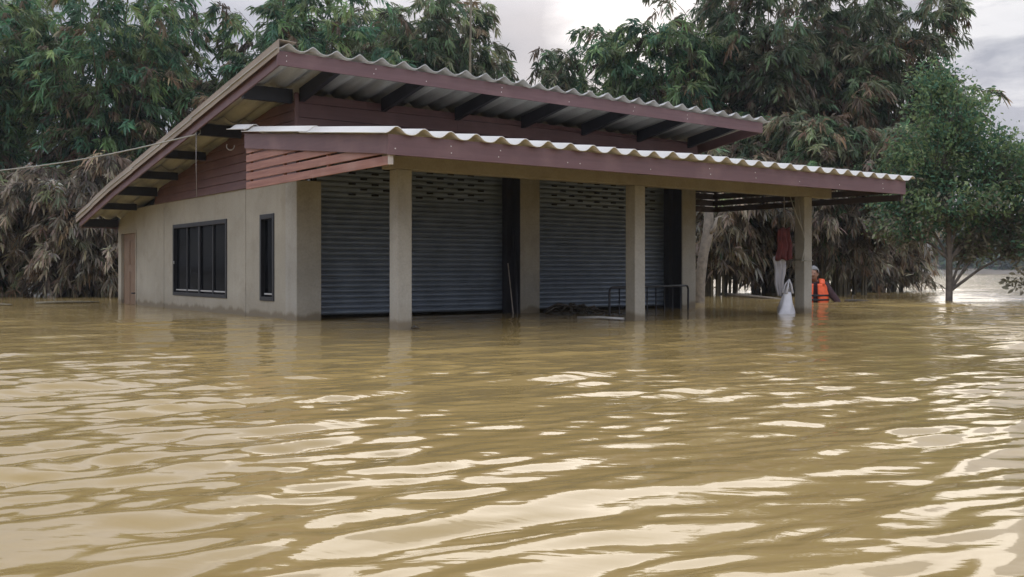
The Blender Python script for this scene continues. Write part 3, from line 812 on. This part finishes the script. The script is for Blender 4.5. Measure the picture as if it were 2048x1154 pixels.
broad_tree('slim leafy green tree standing in the water at the right', 7.84, 18.0, 3.6,
           [(0.10, 0, 3.35, 0.75, 0.8, 0.75), (-0.15, 0.2, 2.55, 0.95, 0.9, 0.6), (0.85, 0, 2.5, 0.75, 0.8, 0.6), (0.2, -0.1, 1.75, 1.1, 0.9, 0.5),
            (1.15, 0.1, 1.65, 0.7, 0.7, 0.45), (-0.75, 0.1, 1.4, 0.6, 0.6, 0.45), (0.45, 0.2, 1.05, 0.55, 0.5, 0.35), (1.35, 0.2, 2.3, 0.6, 0.6, 0.6), (1.5, 0.1, 1.15, 0.5, 0.5, 0.4), (-0.55, 0.3, 2.0, 0.6, 0.6, 0.5), (0.9, 0.2, 1.25, 0.5, 0.5, 0.35), (-0.2, 0.1, 4.0, 0.4, 0.4, 0.35)], 33000, 41)
broad_tree('tree leaning in from the right edge with low muddy twigs over the river', 10.2, 17.2, 2.6,
           [(-0.5, 0, 1.75, 0.7, 0.6, 0.5), (-0.9, 0, 1.1, 0.5, 0.5, 0.35), (-1.32, -0.1, 0.34, 0.32, 0.3, 0.16), (-0.7, 0, 0.5, 0.45, 0.3, 0.25), (0.1, 0, 2.3, 0.7, 0.6, 0.5)], 8000, 42,
           lean=(-0.3, 0), low_mud=1.1, ll=0.11)

# leaning dead trunk beside the house
lt = MB()
lt.tube([(3.07, 16.5, -0.8), (3.08, 16.5, 0.0), (3.10, 16.5, 0.35), (3.16, 16.5, 0.8), (3.24, 16.52, 1.15), (3.27, 16.55, 1.75), (3.40, 16.7, 2.3)], [0.10, 0.10, 0.085, 0.08, 0.09, 0.06, 0.03], 10)
lt.tube([(3.22, 16.5, 1.1), (3.32, 16.42, 1.22), (3.36, 16.4, 1.4)], [0.045, 0.035, 0.02], 7)
tag(lt.build('dead_trunk', M['mudbark']), 'grey leaning bare trunk just beyond the right end of the house', 'trunk')
bp = MB(); bp.tube([(-1.02, 24.0, -0.8), (-1.03, 24.0, 3.0), (-1.0, 24.0, 6.0), (-0.96, 24.0, 7.9)], [0.05, 0.045, 0.03, 0.02], 7)
for z in np.arange(0.4, 7.6, 0.42): bp.tube([(-1.02 + 0.03 * z / 8, 24.0, z), (-1.02 + 0.03 * z / 8, 24.0, z + 0.03)], 0.047 - 0.0032 * z, 7)
tag(bp.build('bare_pole', M['culm']), 'thin bare bamboo pole rising into the sky behind the roof', 'pole')

# far bank -------------------------------------------------------------
m, t, b, co = mat('far_bank_earth')
t.links.new(mixc(t, noise(t, co, 0.3, 5), (0.12, 0.10, 0.07), (0.2, 0.17, 0.13)), b.inputs['Base Color']); b.inputs['Roughness'].default_value = 0.95
bx = np.linspace(-220, 240, 120); prof = [(-2.0, 140), (0.25, 146), (0.7, 150), (1.4, 165), (3.0, 260), (4.0, 600)]
bv = []; rq = np.random.default_rng(3)
for z, yy in prof:
    for q in bx: bv.append((q, yy + rq.normal(0, 1.2), z + rq.normal(0, 0.12) * (z > 0)))
bq = [(i * 120 + j, i * 120 + j + 1, (i + 1) * 120 + j + 1, (i + 1) * 120 + j) for i in range(len(prof) - 1) for j in range(119)]
tag(MB().add(bv, bq, 0, True).build('riverbank', m), kind='structure')
rg = np.random.default_rng(77)
n = 60000
fx = rg.uniform(-110, 130, n); dep = rg.random(n)
hh = 9.6 + 1.6 * np.sin(fx * 0.11 + 1) + 1.2 * np.sin(fx * 0.31) + 0.8 * np.sin(fx * 0.83 + 2)
crown_n = 0.5 + 0.5 * np.sin(fx * 0.9 + 3 * np.sin(fx * 0.17))
zf = 0.4 + (hh * (0.75 + 0.25 * crown_n)) * rg.random(n) ** 0.75 * (0.75 + 0.25 * dep)
P = np.stack([fx, 149 + dep * 18 + 0.6 * zf * (1 - dep), zf], -1)
TC = (GREEN[rg.integers(0, 4, n)] * 0.55 + 0.008) * (0.75 + 0.5 * ((np.sin(fx * 0.6) * np.sin(zf * 1.1 + fx * 0.3)) > 0))[:, None]
fr_ = leaves('far_woodland', P, rg.normal(0, 1, (n, 3)) + np.array([0, -0.4, 0.2]), rg.uniform(0.5, 1.3, n), rg.uniform(0.4, 0.8, n), TC, np.full(n, 0.1), None, rg)
tag(fr_, 'hazy line of dark green trees along the far river bank', 'woodland', kind='stuff')

# ------------------------------------------------------------------ small things
HM = Matrix.Translation(Vector((-1.02, 8.908, 0))) @ Matrix.Rotation(math.atan2(0.5883, 0.8086), 4, 'Z')
def hp(s, d, z): return HM @ Vector((s, d, z))

# bed rail leaning in the flooded porch
BR = empty('bed_rail', (1.136, 11.65, 0), math.atan2(1.75, 1.224)); LB = math.hypot(1.75, 1.224)
tag(BR, 'black tubular bed rail sticking out of the water in the porch', 'bed rail')
fr = MB(); r_ = 0.06
arc = lambda cx, cz, a0, a1: [(cx + r_ * math.cos(a), 0, cz + r_ * math.sin(a)) for a in np.linspace(a0, a1, 6)]
pts = [(0, 0, -0.8)] + arc(r_, 0.33 - r_, math.pi, math.pi / 2) + arc(LB - r_, 0.33 - r_, math.pi / 2, 0) + [(LB, 0, -0.8)]
fr.tube(pts, 0.0135, 8); fr.build('frame', M['steel_dark'], BR)
for k in range(1, 9):
    xk = LB * k / 9.0
    MB().tube([(xk, 0, -0.75), (xk, 0, 0.325)], 0.009, 6).build('bar', M['steel_dark'], BR)

# clutter floating in front of the right shutter
m_frond = plain('wet_brown_debris', (0.075, 0.06, 0.04), 0.7, 0, 0.5, 20)
db = MB(); rq = random.Random(4)
c0 = Vector((0.76, 12.3, 0))
for k in range(34):
    a = rq.uniform(0, 6.28); r0 = abs(rq.gauss(0, 0.16)); L_ = rq.uniform(0.12, 0.34)
    px_, py_ = c0.x + 1.5 * r0 * math.cos(a), c0.y + r0 * math.sin(a)
    z0 = 0.015 + 0.085 * math.exp(-(r0 / 0.13) ** 2) * rq.uniform(0.6, 1.1)
    b_ = a + rq.uniform(-1, 1)
    db.tube([(px_, py_, z0), (px_ + L_ * 0.5 * math.cos(b_), py_ + L_ * 0.5 * math.sin(b_), z0 + rq.uniform(-0.005, 0.03)), (px_ + L_ * math.cos(b_), py_ + L_ * math.sin(b_), max(0.0, z0 - 0.05))], [0.012, 0.016, 0.004], 5)
tag(db.build('debris_heap', m_frond), 'dark soggy heap of leaves and twigs floating before the right shutter', 'debris')
a, b_ = Vector((0.716, 10.93, 0.012)), Vector((1.20, 10.72, 0.010))
tag(MB().tube([a, (a + b_) / 2 + Vector((0, 0, 0.012)), b_], 0.016, 8).build('floating_pipe', M['sill']), 'pale pipe floating in the porch between debris and middle post', 'pipe')
a = hp(2.83, 1.97, -0.9); b_ = hp(2.80, 2.20, 0.62)
tag(MB().tube([a, b_], 0.0065, 7).build('leaning_stick', M['trim_pale']), 'thin pale stick leaning in the dark corner beside the left shutter', 'stick')
a = hp(2.86, 2.02, -0.9); b_ = hp(2.85, 2.15, 1.05)
tag(MB().tube([a, b_], 0.012, 7).build('leaning_stick', M['steel_dark']), 'black rod standing against the middle column beside the left shutter', 'rod')

# floating bamboo poles
def pole(label, p, q, r, mt, name='floating_pole'):
    p, q = Vector(p), Vector(q); mb = MB(); n_ = 7
    pts = [p.lerp(q, i / n_) + Vector((0, 0, 0.012 * math.sin(3 * i / n_))) for i in range(n_ + 1)]
    mb.tube(pts, [r * (1 - 0.4 * i / n_) for i in range(n_ + 1)], 7)
    for i in range(1, n_):
        d_ = (q - p).normalized() * 0.012
        mb.tube([pts[i] - d_, pts[i] + d_], r * 1.12 * (1 - 0.4 * i / n_), 7)
    d_ = (q - p); nx_v = Vector((-d_.y, d_.x, 0)).normalized()
    mb.tube([pts[2], pts[2] + nx_v * 0.05 + Vector((0, 0, 0.10))], [r * 0.5, r * 0.2], 5)
    return tag(mb.build(name, mt), label, 'bamboo pole', 'bamboo poles floating on the flood')
pole('floating bamboo pole nearest the brown door', (-7.5, 15.75, 0.01), (-6.75, 16.35, 0.012), 0.026, M['culm'])
pole('floating bamboo pole cut by the left edge of the picture', (-8.6, 15.2, 0.008), (-7.55, 15.1, 0.01), 0.022, M['culm'])
pole('long bamboo pole floating between the dead trunk and the white bag', (4.55, 21.8, 0.015), (4.82, 17.9, 0.012), 0.035, M['mudbark'])
pole('dark stick floating at the hand of the man in the vest', (5.66, 17.0, 0.008), (6.0, 16.75, 0.006), 0.03, m_frond)

lf = MB()
a = hp(0.13, -0.02, 0.012)
lf.tube([a, a + Vector((0.03, -0.01, 0.012)), a + Vector((0.075, 0.0, 0.0))], [0.006, 0.02, 0.004], 6)
tag(lf.build('floating_leaf', m_frond), 'small dark leaf floating at the foot of the nearest porch post', 'leaf')
# cables
cb = MB(); pa, pb, pc = Vector((-3.61, 11.39, 2.075)), Vector((-7.17, 14.0, 1.93)), Vector((-13.0, 18.3, 1.95))
pts = [pa.lerp(pb, i / 8) - Vector((0, 0, 0.05 * math.sin(math.pi * i / 8))) for i in range(8)] + [pb.lerp(pc, i / 6) for i in range(7)]
cb.tube(pts, 0.009, 6)
cb.tube([pa, pa + Vector((0.02, 0.01, 0.05)), pa + Vector((0.05, 0.03, 0.06)), pa + Vector((0.05, 0.03, 0.02)), pa + Vector((0.03, 0.02, 0.005))], 0.006, 6)
tag(cb.build('power_cable', M['cable']), 'pale cable strung from the left roof edge out of the picture', 'cable')
w_ = MB(); w_.tube([pa + Vector((0.02, -0.02, 0.02)), pa + Vector((0.02, -0.025, -0.35)), pa + Vector((0.025, -0.02, -0.72))], 0.004, 5)
tag(w_.build('hanging_wire', M['wire']), 'thin wire hanging straight down from the left roof edge', 'wire')
w_ = MB()
for q in (3.86,):
    h0 = hp(S0 - 0.22 if q < 4 else S0 - 0.2, q - 0.45, 1.99)
    w_.tube([h0 + Vector((0.045 * math.cos(a_), 0, 0.045 * math.sin(a_) - 0.03)) for a_ in np.linspace(2.6, 6.6, 10)], 0.006, 6)
tag(w_.build('wire_hook', M['sill']), 'pair of pale curled wire ends hanging under the left purlin', 'wire')
w_ = MB(); k0 = hp(5.55, 0.02, 1.43)
pts = []
P2 = [hp(5.50, 0.06, 1.43), hp(5.54, 0.0, 1.2), hp(5.60, -0.03, 1.05), hp(5.66, -0.03, 0.92), hp(5.665, -0.02, 0.80), hp(5.64, -0.02, 0.70), hp(5.62, -0.01, 0.63)]
w_.tube(P2, 0.007, 6)
P3 = [hp(5.60, 0.04, 1.43), hp(5.60, 0.0, 1.28), hp(5.585, -0.03, 1.12), hp(5.60, -0.03, 1.05)]
w_.tube(P3, 0.005, 6)
w_.tube([hp(5.688, -0.006, 0.655), hp(5.848, -0.006, 0.655), hp(5.848, 0.156, 0.655), hp(5.687, 0.156, 0.66), hp(5.687, -0.006, 0.665), hp(5.62, -0.03, 0.645)], 0.005, 5)
tag(w_.build('loose_wire', M['cable']), 'curly loose wire dangling from the beam and tied round the right post', 'wire')

# things hanging beside the right post
def cloth(name, mt, s, d, z0, z1, w0, w1, fold, seed, thick=0.006, handles=False):
    rq = random.Random(seed); mb = MB(); nu_, nv = 22, 16; vs = []
    for j in range(nv + 1):
        v_ = j / nv; z = z1 + (z0 - z1) * v_; w = w0 + (w1 - w0) * v_ ** 1.3
        for i in range(nu_ + 1):
            u = i / nu_ - 0.5
            dy = fold * (math.sin(u * 17 + seed + 1.2 * v_) + 0.5 * math.sin(u * 31 + 2 * seed + 2 * v_)) * (0.35 + 0.65 * v_)
            vs.append(hp(s + u * w * 0.8086 * 1.0 + 0.012 * math.sin(9 * v_ + seed), d + dy - u * w * 0.5, z + 0.02 * math.sin(u * 11 + seed) * (1 if 0 < j < nv else 0.6)))
    fs = [(j * (nu_ + 1) + i, j * (nu_ + 1) + i + 1, (j + 1) * (nu_ + 1) + i + 1, (j + 1) * (nu_ + 1) + i) for j in range(nv) for i in range(nu_)]
    mb.add(vs, fs, 0, True)
    o = mb.build(name, mt); so_ = o.modifiers.new('thickness', 'SOLIDIFY'); so_.thickness = thick
    return o
M['red_cloth'] = plain('faded_red_cloth', (0.145, 0.03, 0.028), 0.9, 0, 0.55, 11)
M['grey_tarp'] = plain('pale_grey_sheeting', (0.36, 0.35, 0.37), 0.5, 0, 0.25, 9)
M['bag'] = plain('white_carrier_bag', (0.6, 0.6, 0.63), 0.35, 0, 0.15, 9)
o = cloth('red_cloth', M['red_cloth'], 5.46, 0.12, 0.66, 1.05, 0.15, 0.21, 0.02, 3)
tag(o, 'faded red cloth hanging on a cord beside the right post', 'cloth')
o.modifiers[0].thickness = 0.008
cord = MB().tube([hp(5.46, 0.12, 1.43), hp(5.46, 0.12, 1.03)], 0.006, 5).build('cord', M['wire'], o)
o = cloth('grey_sheeting', M['grey_tarp'], 5.43, 0.16, 0.22, 0.70, 0.17, 0.09, 0.014, 5)
tag(o, 'strip of pale grey plastic sheeting hanging under the red cloth', 'plastic sheet')
# carrier bag: a pinched body with two handle loops
bg_ = MB(); nu_, nv = 20, 14; vs = []
for j in range(nv + 1):
    v_ = j / nv; z = 0.27 - 0.36 * v_
    wx = 0.055 + 0.072 * math.sin(min(1, v_ * 1.15) * math.pi / 2); wy = 0.02 + 0.055 * math.sin(min(1, v_ * 1.3) * math.pi / 2)
    for i in range(nu_):
        an = 2 * math.pi * i / nu_
        cr = 1 + 0.10 * math.sin(5 * an + 6 * v_) + 0.06 * math.sin(11 * an + 3 * v_ + 1) + 0.05 * math.sin(17 * an - 9 * v_)
        vs.append(hp(5.50 + wx * math.cos(an) * cr - 0.05 * v_, 0.10 + wy * math.sin(an) * cr, z))
fs = [(j * nu_ + i, j * nu_ + (i + 1) % nu_, (j + 1) * nu_ + (i + 1) % nu_, (j + 1) * nu_ + i) for j in range(nv) for i in range(nu_)]
bg_.add(vs, fs, 0, True)
BAG = bg_.build('carrier_bag', M['bag']); BAG.modifiers.new('thickness', 'SOLIDIFY').thickness = 0.004
tag(BAG, 'white plastic carrier bag hanging into the water beside the right post', 'bag')
for sgn in (0.0, 0.045):
    hb = MB(); hb.tube([hp(5.445, 0.08 + sgn, 0.25), hp(5.50, 0.09 + sgn, 0.36), hp(5.53, 0.10, 0.42), hp(5.555, 0.09 + sgn, 0.36), hp(5.568, 0.08 + sgn, 0.25)], [0.022, 0.012, 0.01, 0.012, 0.018], 7)
    hb.build('handle', M['bag'], BAG)

# ------------------------------------------------------------------ the wading man
PX, PY = 5.205, 17.2
MAN = empty('person', (PX, PY, 0), R(-12))
tag(MAN, 'grey haired man in an orange life vest wading chest deep behind the right post', 'person')
MAN.scale = (1.06, 1.06, 1.06)
skin_m = plain('brown_skin', (0.26, 0.135, 0.085), 0.5, 0, 0.15, 20)
shirt_m = plain('dark_maroon_shirt', (0.045, 0.018, 0.022), 0.85, 0, 0.4, 18)
vest_m = plain('orange_vest_fabric', (0.78, 0.11, 0.028), 0.6, 0, 0.18, 24)
hair_m = plain('grey_hair', (0.22, 0.215, 0.21), 0.8, 0, 0.4, 60)
strap_m = plain('black_webbing', (0.012, 0.012, 0.014), 0.7)
def skin_mesh(name, verts, edges, mt, parent, root=0, sub=2):
    me = bpy.data.meshes.new(name); me.from_pydata([v[:3] for v in verts], edges, [])
    o = bpy.data.objects.new(name, me); COL.objects.link(o); o.parent = parent
    sk = o.modifiers.new('skin', 'SKIN'); sk.use_smooth_shade = True
    if not me.skin_vertices: bpy.context.view_layer.objects.active = o
    lay = me.skin_vertices[0] if me.skin_vertices else None
    for i, v in enumerate(verts):
        rx = v[3]; ry = v[4] if len(v) > 4 else v[3]
        lay.data[i].radius = (rx, ry); lay.data[i].use_root = (i == root)
    s_ = o.modifiers.new('smooth', 'SUBSURF'); s_.levels = sub; s_.render_levels = sub
    me.materials.append(mt)
    return o
V = [(0, 0.02, -0.36, 0.15, 0.11),       # 0 pelvis
     (0, 0.02, -0.15, 0.14, 0.10),       # 1 waist
     (0, 0.0, 0.10, 0.16, 0.11),         # 2 chest
     (0, -0.01, 0.27, 0.13, 0.09),       # 3 collar
     (-0.005, -0.035, 0.335, 0.055),     # 4 neck
     (-0.035, -0.085, 0.385, 0.060, 0.068),  # 5 jaw
     (-0.02, -0.07, 0.47, 0.078, 0.092), # 6 brow
     (-0.02, -0.05, 0.535, 0.055, 0.07), # 7 crown
     (0.165, 0.0, 0.255, 0.062),         # 8 left shoulder
     (0.265, -0.03, 0.10, 0.047),        # 9
     (0.33, -0.05, 0.03, 0.042),         # 10 elbow
     (0.40, -0.12, -0.10, 0.030),        # 11 wrist
     (0.42, -0.14, -0.15, 0.034, 0.02),  # 12 palm
     (-0.165, 0.0, 0.255, 0.062),        # 13 right shoulder
     (-0.26, -0.05, 0.06, 0.047),        # 14
     (-0.27, -0.10, -0.02, 0.042),       # 15 elbow
     (-0.22, -0.30, -0.06, 0.030),       # 16 wrist
     (-0.20, -0.36, -0.07, 0.034, 0.02), # 17 palm
     (0.10, 0.03, -0.50, 0.085),         # 18 thighs
     (0.12, -0.05, -0.80, 0.06), (0.12, 0.05, -1.12, 0.045), (0.12, -0.08, -1.18, 0.04),
     (-0.10, 0.03, -0.50, 0.085), (-0.12, -0.05, -0.80, 0.06), (-0.12, 0.05, -1.12, 0.045), (-0.12, -0.08, -1.18, 0.04),
     (-0.065, -0.172, 0.415, 0.013),     # 26 nose tip
     (0.062, -0.055, 0.440, 0.016), (-0.105, -0.035, 0.440, 0.016)]   # ears
E = [(0, 1), (1, 2), (2, 3), (3, 4), (4, 5), (5, 6), (6, 7), (3, 8), (8, 9), (9, 10), (10, 11), (11, 12), (3, 13), (13, 14), (14, 15), (15, 16), (16, 17),
     (0, 18), (18, 19), (19, 20), (20, 21), (0, 22), (22, 23), (23, 24), (24, 25), (6, 26), (6, 27), (6, 28)]
def hand(pi, dirv, sidev):
    base = Vector(V[pi][:3]); dirv = Vector(dirv).normalized(); sidev = Vector(sidev).normalized(); dn = dirv.cross(sidev)
    for k, (off, ln) in enumerate(((-0.030, 0.068), (-0.010, 0.078), (0.010, 0.072), (0.028, 0.056))):
        p1 = base + dirv * 0.03 + sidev * off; p2 = p1 + dirv * ln * 0.55; p3 = p2 + dirv * ln * 0.4 + dn * 0.02
        i = len(V); V.append((*p1, 0.010)); V.append((*p2, 0.009)); V.append((*p3, 0.007)); E.extend([(pi, i), (i, i + 1), (i + 1, i + 2)])
    p1 = base + sidev * -0.04; p2 = p1 + sidev * -0.025 + dirv * 0.03
    i = len(V); V.append((*p1, 0.011)); V.append((*p2, 0.009)); E.extend([(pi, i), (i, i + 1)])
hand(12, (0.35, -0.3, -0.9), (0.3, -0.9, 0.4)); hand(17, (0.2, -1, -0.1), (1, 0.2, 0))
body = skin_mesh('body', V, E, skin_m, MAN)
SV = [(0, 0.02, -0.30, 0.165, 0.125), (0, 0.02, -0.15, 0.16, 0.12), (0, 0.0, 0.10, 0.175, 0.125), (0, -0.005, 0.265, 0.145, 0.10), (-0.003, -0.025, 0.305, 0.075),
      (0.17, 0.0, 0.255, 0.076), (0.268, -0.03, 0.10, 0.064), (0.332, -0.05, 0.03, 0.058), (0.385, -0.105, -0.07, 0.046),
      (-0.17, 0.0, 0.255, 0.076), (-0.263, -0.05, 0.06, 0.064), (-0.272, -0.10, -0.02, 0.056), (-0.23, -0.26, -0.055, 0.044)]
skin_mesh('shirt', SV, [(0, 1), (1, 2), (2, 3), (3, 4), (3, 5), (5, 6), (6, 7), (7, 8), (3, 9), (9, 10), (10, 11), (11, 12)], shirt_m, MAN)
hr = MB(); vs = []; nu_, nv = 18, 8
for j in range(nv + 1):
    ph = math.pi * 0.56 * j / nv
    for i in range(nu_):
        an = 2 * math.pi * i / nu_
        fr_y = 1.12 if math.sin(an) > 0.1 else (0.98 if math.sin(an) > -0.55 else 0.66)            # hairline higher over the face
        p_ = ph * fr_y
        q = 1 + 0.03 * math.sin(7 * an + 3 * j)
        vs.append((-0.02 + 0.088 * q * math.sin(p_) * math.cos(an), -0.055 + 0.100 * q * math.sin(p_) * math.sin(an), 0.470 + 0.108 * math.cos(p_) * q))
hr.add(vs, [(j * nu_ + i, j * nu_ + (i + 1) % nu_, (j + 1) * nu_ + (i + 1) % nu_, (j + 1) * nu_ + i) for j in range(nv) for i in range(nu_)], 0, True)
h_ = hr.build('hair', hair_m, MAN); h_.modifiers.new('thickness', 'SOLIDIFY').thickness = 0.012
for ex in (-0.075, -0.015):
    e_ = MB(); e_.tube([(ex - 0.012, -0.150, 0.452), (ex, -0.156, 0.454), (ex + 0.012, -0.150, 0.452)], [0.003, 0.006, 0.003], 6); e_.build('eye', strap_m, MAN)
e_ = MB(); e_.tube([(-0.075, -0.148, 0.372), (-0.05, -0.156, 0.373), (-0.025, -0.148, 0.372)], [0.002, 0.005, 0.002], 6); e_.build('mouth', plain('lips', (0.16, 0.06, 0.05)), MAN)
# life vest: two padded fronts, a back and shoulder straps
vt = MB()
def vest_pt(an, z, grow=0.0):
    k = 1.0 - 0.18 * max(0, (z - 0.12) / 0.2)
    return ((0.183 * k + grow) * math.sin(an), -(0.165 * k + grow) * math.cos(an), z)
def vest_panel(a0, a1, zt_fn, zb_=-0.16):
    nu2, nv2 = 10, 12; vs = []
    for j in range(nv2 + 1):
        for i in range(nu2 + 1):
            an = a0 + (a1 - a0) * i / nu2
            z = zb_ + (zt_fn(i / nu2) - zb_) * j / nv2
            puff = 0.012 * math.sin(math.pi * i / nu2) * (1 + 0.6 * math.cos(j * 2.1))
            vs.append(vest_pt(an, z, puff))
    vt.add(vs, [(j * (nu2 + 1) + i, j * (nu2 + 1) + i + 1, (j + 1) * (nu2 + 1) + i + 1, (j + 1) * (nu2 + 1) + i) for j in range(nv2) for i in range(nu2)], 0, True)
vest_panel(R(11), R(88), lambda u: 0.285 - 0.13 * max(0, u - 0.55) / 0.45 * 1.1)
vest_panel(R(-11), R(-88), lambda u: 0.285 - 0.13 * max(0, u - 0.55) / 0.45 * 1.1)
vest_panel(R(92), R(268), lambda u: 0.30 - 0.14 * abs(u - 0.5) * 2)
for sg in (-1, 1):
    strip = []
    for k in range(9):
        a_ = math.pi * k / 8
        yc = -0.125 * math.cos(a_) - 0.005; zc = 0.27 + 0.075 * math.sin(a_)
        strip += [(sg * 0.062, yc, zc), (sg * 0.145, yc, zc - 0.012)]
    vt.add(strip, [(2 * k, 2 * k + 1, 2 * k + 3, 2 * k + 2) for k in range(8)], 0, True)
v_ = vt.build('life_vest', vest_m, MAN); sv = v_.modifiers.new('thickness', 'SOLIDIFY'); sv.thickness = 0.03; sv.offset = 1
for z in (0.10, 0.03):
    sb = MB(); ring = []
    for k in range(33):
        an = -math.pi + 2 * math.pi * k / 32
        x_, y_, _ = vest_pt(an, z, 0.046); ring += [(x_, y_, z - 0.014), (x_, y_, z + 0.014)]
    sb.add(ring, [(2 * k, 2 * k + 1, 2 * k + 3, 2 * k + 2) for k in range(32)], 0, True)
    s_ = sb.build('strap', strap_m, v_); s_.modifiers.new('thickness', 'SOLIDIFY').thickness = 0.006
    MB().box(-0.025, 0.025, -0.235, -0.214, z - 0.018, z + 0.018).build('buckle', strap_m, v_, 0.003)

# ------------------------------------------------------------------ damp air
hz = MB().box(-330, 330, -40, 620, -4.0, 16.0).build('haze', None)
hz.data.materials.clear()
m = bpy.data.materials.new('damp_air'); m.use_nodes = True; t = m.node_tree; t.nodes.clear()
o_ = t.nodes.new('ShaderNodeOutputMaterial'); pv = t.nodes.new('ShaderNodeVolumePrincipled')
pv.inputs['Color'].default_value = (0.86, 0.9, 0.96, 1); pv.inputs['Density'].default_value = 0.0007; pv.inputs['Anisotropy'].default_value = 0.2
t.links.new(pv.outputs[0], o_.inputs['Volume']); hz.data.materials.append(m)
tag(hz, 'thin pale haze over the river', 'haze', kind='stuff')
